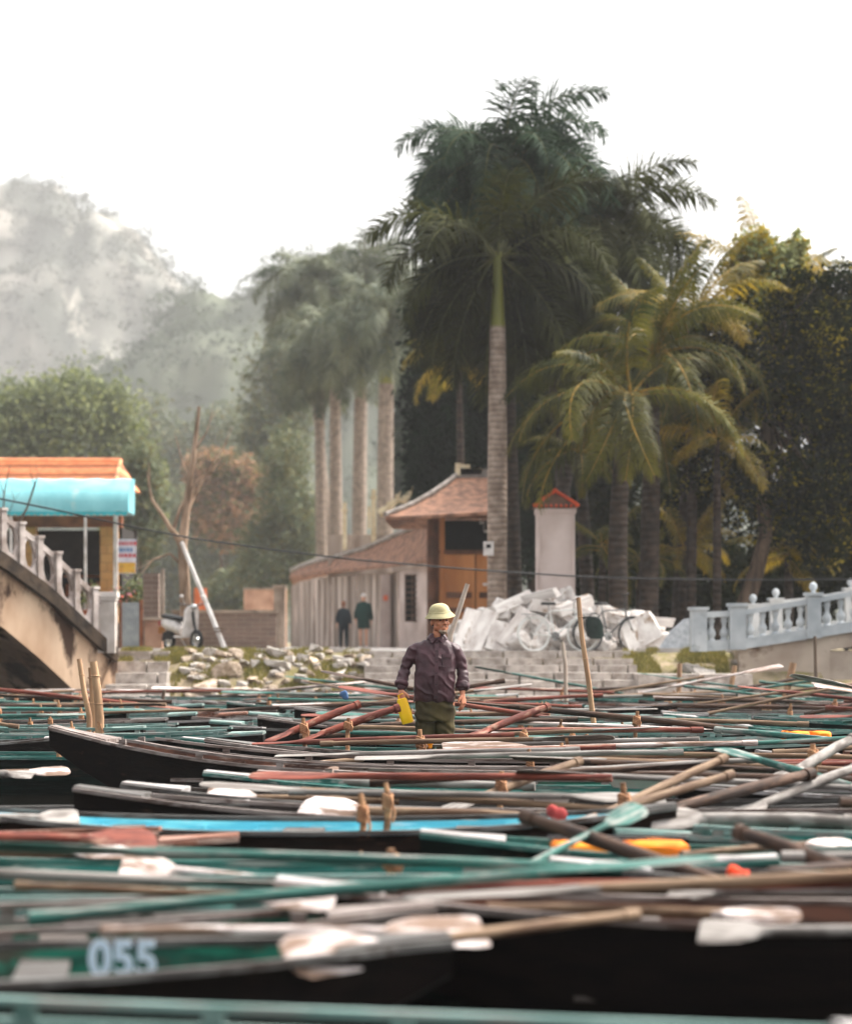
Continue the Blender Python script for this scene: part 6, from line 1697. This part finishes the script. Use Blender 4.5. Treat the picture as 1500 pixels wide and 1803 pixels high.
# oars and poles that can be told apart, placed one by one
def OB(kind, a, b, label, thick=1.0, roll=0):
    if kind not in ('dark', 'wood') and a[2] < 12.5: thick *= .72
    if a[0] > b[0]: roll = -roll
    return oar_between(kind, P(*a), P(*b), label, thick, roll)
OB('wood', (1020, 1340, 14.6), (770, 1432, 13.6), 'bare wood oar rising left of the roped oarlock in mid picture', 1.2)
OB('wood', (1275, 1335, 13.4), (985, 1470, 12.3), 'long bare oar shaft, upper of two leaning above the teal boats', 1.1)
OB('wood', (1287, 1364, 12.8), (960, 1465, 11.8), 'long bare oar shaft, lower of two leaning above teal boats', 1.1)
OB('dark', (1428, 1362, 13.8), (1120, 1440, 12.8), 'thick brown oar shaft slanting near right middle', 1.3)
OB('dark', (925, 1438, 10.4), (1400, 1602, 8.9), 'thick dark oar running down to the red rag', 1.2)
OB('dark', (1300, 1465, 9.8), (1600, 1570, 8.9), 'thick dark oar leaving through the right edge', 1.2)
OB('red', (632, 1240, 20.4), (470, 1306, 20.0), 'red brown oar handle raised left of the man, farther one', 1.4)
OB('red', (702, 1246, 20.2), (520, 1308, 19.9), 'red brown oar raised at the bailer of the man', 1.4)
OB('red', (965, 1244, 21.2), (820, 1300, 20.6), 'short dark red oar raised right of the man', 1.4)
OB('grey', (1502, 1300, 15.5), (1370, 1375, 14.8), 'grey oar slanting up to the right edge', 1.5)
OB('grey', (1510, 1350, 14.2), (1280, 1440, 13.2), 'grey brown oar crossing below the slanting grey oar', 1.3)
OB('white', (905, 1318, 19.4), (440, 1352, 18.9), 'bare oar lying beside the roped post before the man', 1.2)
OB('allwhite', (1330, 1308, 18.9), (765, 1322, 18.5), 'white blade pointing at the man from the right', 1.2, 35)
OB('white', (1120, 1610, 7.7), (490, 1690, 6.9), 'broad white blade covering the end of number 055', 1.4, 40)
OB('allwhite', (180, 1640, 7.2), (870, 1640, 7.6), 'large white blade in the dark gap at bottom middle', 1.3, 30)
OB('white', (30, 1560, 8.2), (600, 1586, 8.1), 'oar with white blade above the large white blade', 1.2, 25)
OB('allwhite', (560, 1560, 9.3), (205, 1520, 9.3), 'white blade lying at lower left under the blue boat', 1.3, 30)
OB('white', (860, 1600, 8.2), (1420, 1612, 8.1), 'pinkish oar lying along the rail of the long black boat', 1.5, 10)
OB('teal', (860, 1560, 9.3), (1130, 1420, 10.4), 'green oar leaning in the teal boat left of orange vest', .95, 30)
OB('grey', (1700, 1640, 7.6), (1230, 1640, 7.8), 'weathered grey oar at lower right', 1.2, 25)
OB('white', (-200, 1500, 10.3), (240, 1500, 10.5), 'white tipped oar at left edge under the blue boat', 1.4, 15)
OB('red', (-220, 1475, 10.4), (275, 1478, 10.8), 'reddish oar with pale blade at left edge', 1.6, 30)
OB('grey', (-150, 1440, 11.6), (140, 1442, 11.8), 'white grey oar touching the end of the blue boat', 1.6, 25)
OB('white', (-160, 1372, 16.3), (128, 1356, 16.6), 'white bladed oar tip over the open water at left', 1.6, 10)
OB('grey', (-120, 1360, 16.2), (60, 1364, 16.2), 'grey oar just below the tip over open water', 1.4, 10)
OB('white', (700, 1410, 14.3), (360, 1404, 14.1), 'oar with square pinkish blade in the grey decked boat', 1.4, 35)
OB('white', (960, 1440, 12.9), (520, 1425, 13.3), 'pale pinkish blade lying beyond the blue boat', 1.6, 30)
OB('teal', (1560, 1405, 13.9), (1270, 1318, 15.4), 'green oar slanting down to the right edge', 1.2)
OB('teal', (1260, 1285, 20.6), (1560, 1312, 19.6), 'green oar lying level at the right, below the bridge', 1.3)
OB('teal', (1035, 1360, 17.0), (1330, 1392, 16.3), 'long teal oar right of the white basin', 1.2)
OB('white', (620, 1280, 21.4), (900, 1290, 21.2), 'pale oar lying level behind the legs of the man', 1.2)
OB('grey', (1500, 1448, 11.6), (1150, 1440, 11.8), 'broad grey board like oar over the teal boats', 2.2, 20)
OB('white', (1200, 1505, 10.4), (1500, 1480, 10.9), 'white oar beside the orange life vest', 1.2, 10)
OB('grey', (820, 1530, 9.6), (1300, 1520, 9.9), 'grey white oar passing behind the red rag', 1.4, 20)
OB('grey', (940, 1385, 15.6), (480, 1375, 15.9), 'grey oar lying along the boat before the big black boat', 1.2, 20)
OB('grey', (1540, 1570, 8.6), (1180, 1566, 8.9), 'pale oar just above the long pinkish rail at right', 1.4, 20)
OB('allwhite', (760, 1376, 16.2), (560, 1362, 16.9), 'white blade inside the big black boat', 1.3, 25)

SHORT = [(-1.6, 7.8, 9, 'green boat beyond the number 055 boat'), (1.4, 8.4, -3, 'long black boat at lower right'), (-1.3, 9.0, -3, 'teal boat under the white blades'), (1.9, 9.4, 2, 'dark boat below the red rag'),
         (3.3, 10.55, -2, 'boat below the orange life vest'), (4.0, 11.8, 3, 'orange life vest boat'),
         (.3, 13.0, -4, 'black boat beyond the blue boat'), (1.2, 14.1, -5, 'grey decked boat by open water'), (3.0, 14.6, 2, 'boat holding the round white basin'), (.8, 15.4, -4, 'boat in front of the big black boat'),
         (3.4, 16.1, 6, 'brown boat at right before the man'), (1.3, 16.5, -2, 'green boat by the big black boat'), (3.8, 17.6, 4, 'teal boat right of the big black boat'), (.3, 17.75, -9, 'big black boat'),
         (.9, 19.3, -8, 'boat just before the man'), (4.2, 19.6, 5, 'brown boat right of the man'), (.6, 20.9, -5, 'boat of the man')]
rq = random.Random(811)
for (x, yy, yw, sh) in SHORT:
    for ok, cn in rq.sample([('teal', 'teal'), ('dark', 'dark'), ('red', 'red brown'), ('grey', 'grey'), ('wood', 'bare wood')], 3 if yy > 14 else 2):
        put_oar(ok, (x + rq.uniform(-1.3, 1.3), yy + rq.uniform(-.3, .3), .40 + rq.uniform(0, .08)), yw + rq.uniform(-11, 11) + rq.choice((0, 180)), rq.uniform(-3.5, 3.5), f'thin {cn} oar lying in the {sh}', scale=rq.uniform(.8, 1.0), roll=R(rq.uniform(-20, 20)), group='thin oars in the nearer boats')
# loose things in the boats
M_orange = mat('orange_life_vest', L(240, 140, 30), L(226, 108, 20), scale=4, rough=.8, bump=.01)
def vest(label, px, py, d, w, rz=0, m=None):
    root = thing('life_vest', label, 'life vest', P(px, py, d), R(rz))
    for s in (-1, 1):
        mb = MB(); mb.rings([[Vector((s * w * .27 + w * .22 * math.copysign(abs(math.cos(a)) ** .5, math.cos(a)) * k, y, .05 * math.copysign(abs(math.sin(a)) ** .5, math.sin(a)) * k)) for a in [2 * math.pi * q / 16 for q in range(16)]] for y, k in ((-.2, .6), (-.17, 1), (.17, 1), (.2, .6))]); mb.build('foam_panel', m or M_orange, root, smooth=50)
    mb = MB(); mb.box((0, -.05, .052), (w, .035, .008)); mb.box((0, .08, .052), (w, .035, .008)); mb.build('strap', M_black, root)
vest('orange life vest lying in the teal boat at right', 1088, 1496, 10.8, .62, 0)
vest('small orange life vest in a far boat at right', 1418, 1296, 21.3, .36, 10)
def basin(label, px, py, d, r, h, m, oval=1.0):
    root = thing('basin', label, 'basin', P(px, py, d)); mb = MB()
    mb.lathe((0, 0, -h), [(r * .72, 0), (r * .95, h * .9), (r, h), (r * 1.06, h), (r * 1.06, h * .93), (r * 1.02, h * .9)], 30, sx=oval)
    mb.lathe((0, 0, -h), [(r * .93, h * .97), (r * .9, h * .8), (r * .7, .012), (.01, .01)], 30, sx=oval, cap=False); mb.build('bowl', m, root, smooth=40)
M_enam = mat('white_plastic_basin', L(236, 226, 220), L(214, 204, 196), scale=3, rough=.4)
basin('cream plastic basin between the two roped oarlocks', 972, 1400, 14.6, .155, .1, M_enam)
basin('large round white basin boat shell right of the big boat', 1135, 1366, 15.3, .28, .07, M_enam, 1.0)
def rag(label, px, py, d, m, s=.1):
    root = thing('rag', label, 'rag', P(px, py, d)); rr2 = random.Random(int(px)); mb = MB()
    for q in range(3): mb.ball((rr2.uniform(-s, s) * .6, 0, rr2.uniform(-s, s) * .7), (s * .5, s * .45, s * .6), 7)
    mb.tube([(0, 0, 0), (s * .8, 0, -s * 1.3)], [s * .25, s * .1], 6)
    remesh_build(mb, 'cloth', m, root, .012, 1, post=lambda c, n: .012 * mnoise.noise(c * 22))
M_redrag = mat('orange_red_cloth', L(238, 84, 40), L(214, 50, 30), scale=6, rough=.8)
rag('small amber cloth beside the roped post before the man', 757, 1312, 19.35, mat('amber_cloth', L(236, 158, 24), L(216, 130, 16), rough=.8), .035)
rag('orange red rag tied where the dark oar ends', 1292, 1540, 9.3, M_redrag, .06)
rag('second red rag right of the first, tied on the dark oar', 1322, 1556, 9.2, M_redrag, .05)
rag('dull red cloth knot on the oarlock at lower middle', 985, 1428, 11.9, mat('dull_red_cloth', L(170, 60, 56), L(130, 40, 40)), .06)
rag('blue cloth tied to a raised red oar left of the man', 606, 1222, 22.5, mat('blue_cloth', L(80, 110, 150), L(60, 90, 130)), .05)

# roped posts that stand up out of the near boats
def roped_post(label, px, y0, y1, d, lean=.0, r=.016, m=None):
    a = P(px, y1, d); b = P(px + lean, y0, d); a2 = Vector((a.x, a.y, min(a.z, .2)))
    root = thing('roped_post', label, 'post', a2)
    mb = MB(); mb.tube([a2, a, b], [r * 1.1, r, r * .85], 8); mb.build('post', m or M_stick, root, smooth=60, world=True)
    mb = MB(); c = a.lerp(b, .5); hl_ = (b - a).length
    for q in range(5):
        cc = a.lerp(b, .3 + q * .09); mb.tube([cc + Vector(((r + .012) * math.cos(t), (r + .012) * math.sin(t), .01 * math.sin(2 * t))) for t in [2 * math.pi * k / 10 for k in range(11)]], .008, 5)
    mb.tube([a.lerp(b, .6) + Vector((r, -r, 0)), a.lerp(b, .35) + Vector((r * 2.2, -r * 1.6, 0)), a.lerp(b, .1) + Vector((r * 1.6, -r, 0))], .009, 5)
    mb.build('rope', M_rope, root, smooth=60, world=True)
roped_post('roped wooden oarlock left of the cream basin', 880, 1358, 1412, 14.0, 3)
roped_post('roped wooden oarlock right of the white basin', 1102, 1378, 1446, 12.6, -6, .018)
roped_post('blurred roped oarlock in the lower middle', 690, 1494, 1540, 9.9, -2, .02)
roped_post('dark roped oarlock right of the lower middle one', 895, 1520, 1562, 9.5, 2, .02)
roped_post('roped post standing directly before the man', 741, 1284, 1328, 19.3, -2, .02)
roped_post('roped oarlock at the left raised red oar', 537, 1264, 1300, 20.0, -3, .018)
roped_post('rope knot holding the second raised red oar', 612, 1264, 1290, 19.9, 2, .018)
roped_post('roped oarlock right of the man near dark boats', 920, 1284, 1306, 20.2, 2, .018)
roped_post('dark stubby post tied near the bamboo pole', 1118, 1252, 1284, 22.2, 4, .018)
roped_post('roped oarlock near the right edge beside the grey oar', 1433, 1310, 1350, 15.2, -3, .02)
# mooring stakes and bamboo poles
def stake(label, pts, d, r, m, nodes=True):
    p = [P(x, y, d) for x, y in pts]; b = Vector((p[0].x, p[0].y, -.4))
    root = thing('mooring_pole', label, 'pole', b)
    mb = MB(); mb.tube([b] + p, [r * 1.1] + [r * (1 - .25 * i / len(p)) for i in range(len(p))], 9)
    if nodes:
        for i in range(len(p) - 1):
            n_ = max(1, int((p[i + 1] - p[i]).length / .3))
            for q in range(n_): c = p[i].lerp(p[i + 1], (q + .5) / n_); mb.ball(c, (r * 1.15, r * 1.15, r * .3), 5)
    mb.build('pole', m, root, smooth=60, world=True)
M_bamboo = mat('dry_bamboo', L(182, 146, 112), L(136, 102, 76), scale=4, stretch=(3, 3, .5), rough=.7)
M_bamboo_g = mat('grey_bamboo', L(196, 180, 166), L(156, 136, 122), scale=4, stretch=(3, 3, .5), rough=.7)
stake('tall bamboo mooring pole standing right of the man', [(1048, 1300), (1036, 1200), (1024, 1120), (1018, 1052)], 24, .028, M_bamboo)
stake('thin grey bamboo pole in front of the broad stairs', [(996, 1230), (995, 1170), (990, 1130)], 34, .03, M_bamboo_g)
stake('bamboo pole leaning above the helmet of the man', [(792, 1120), (806, 1080), (823, 1028)], 27, .03, M_bamboo_g)
stake('left stake of the three by the open water', [(158, 1262), (148, 1215), (140, 1160)], 24.5, .03, M_bamboo)
stake('thick middle stake of the three by open water', [(166, 1264), (165, 1212), (162, 1175)], 24.7, .045, M_bamboo)
stake('right stake of the three by the open water', [(176, 1264), (172, 1215), (165, 1165)], 24.3, .045, M_bamboo)
stake('short stake in front of the right low stone courses', [(1194, 1235), (1196, 1168)], 40.5, .045, M_bamboo)
stake('leaning stake left of the bridge footing', [(1284, 1225), (1293, 1172)], 40.5, .045, M_bamboo)
stake('thick leaning stake before the tan bridge wall', [(1380, 1235), (1396, 1167)], 39, .06, M_bamboo)
stake('tall thin pole against the tan bridge wall', [(1436, 1215), (1434, 1120)], 41, .03, M_bark)
stake('dark pole stub sticking up at left of stairs', [(285, 1240), (290, 1215)], 36, .03, M_bark)

# cable across the whole picture
root = thing('overhead_cable', 'thin black cable sagging across the picture above the canal', 'cable', P(750, 995, 44))
mb = MB(); cp = [(-400, 800), (0, 878), (100, 898), (240, 929), (340, 948), (480, 968), (620, 985), (750, 996), (860, 1005), (1000, 1014), (1100, 1018), (1300, 1021), (1500, 1020), (1900, 1010)]
mb.tube([P(x, y, 44) for x, y in cp], .016, 6); mb.build('cable', M_black, root, smooth=60, world=True)
dead = [o for o in bpy.data.objects if o.parent is None and o.type == 'EMPTY' and 'label' not in o.keys()]   # prototypes that were only copied
for o in dead:
    for c in list(o.children_recursive): bpy.data.objects.remove(c)
    bpy.data.objects.remove(o)
print('oars', NOARS[0], 'boats', len(BOATS))
# ------------------------------------------------------------------ haze
mb = MB(); mb.box((0, 560, 118), (1700, 1240, 240))
hz = mb.build('haze', [])
hm = bpy.data.materials.new('haze_air'); hm.use_nodes = True
hn, hl = hm.node_tree.nodes, hm.node_tree.links
hn.clear()
ho = hn.new('ShaderNodeOutputMaterial'); hv = hn.new('ShaderNodeVolumePrincipled')
hv.inputs['Density'].default_value = 0.00036
hv.inputs['Color'].default_value = (.97, .96, .95, 1)
hv.inputs['Anisotropy'].default_value = 0.2
hl.new(hv.outputs[0], ho.inputs['Volume'])
hz.data.materials.append(hm)
tag(hz, kind='stuff')
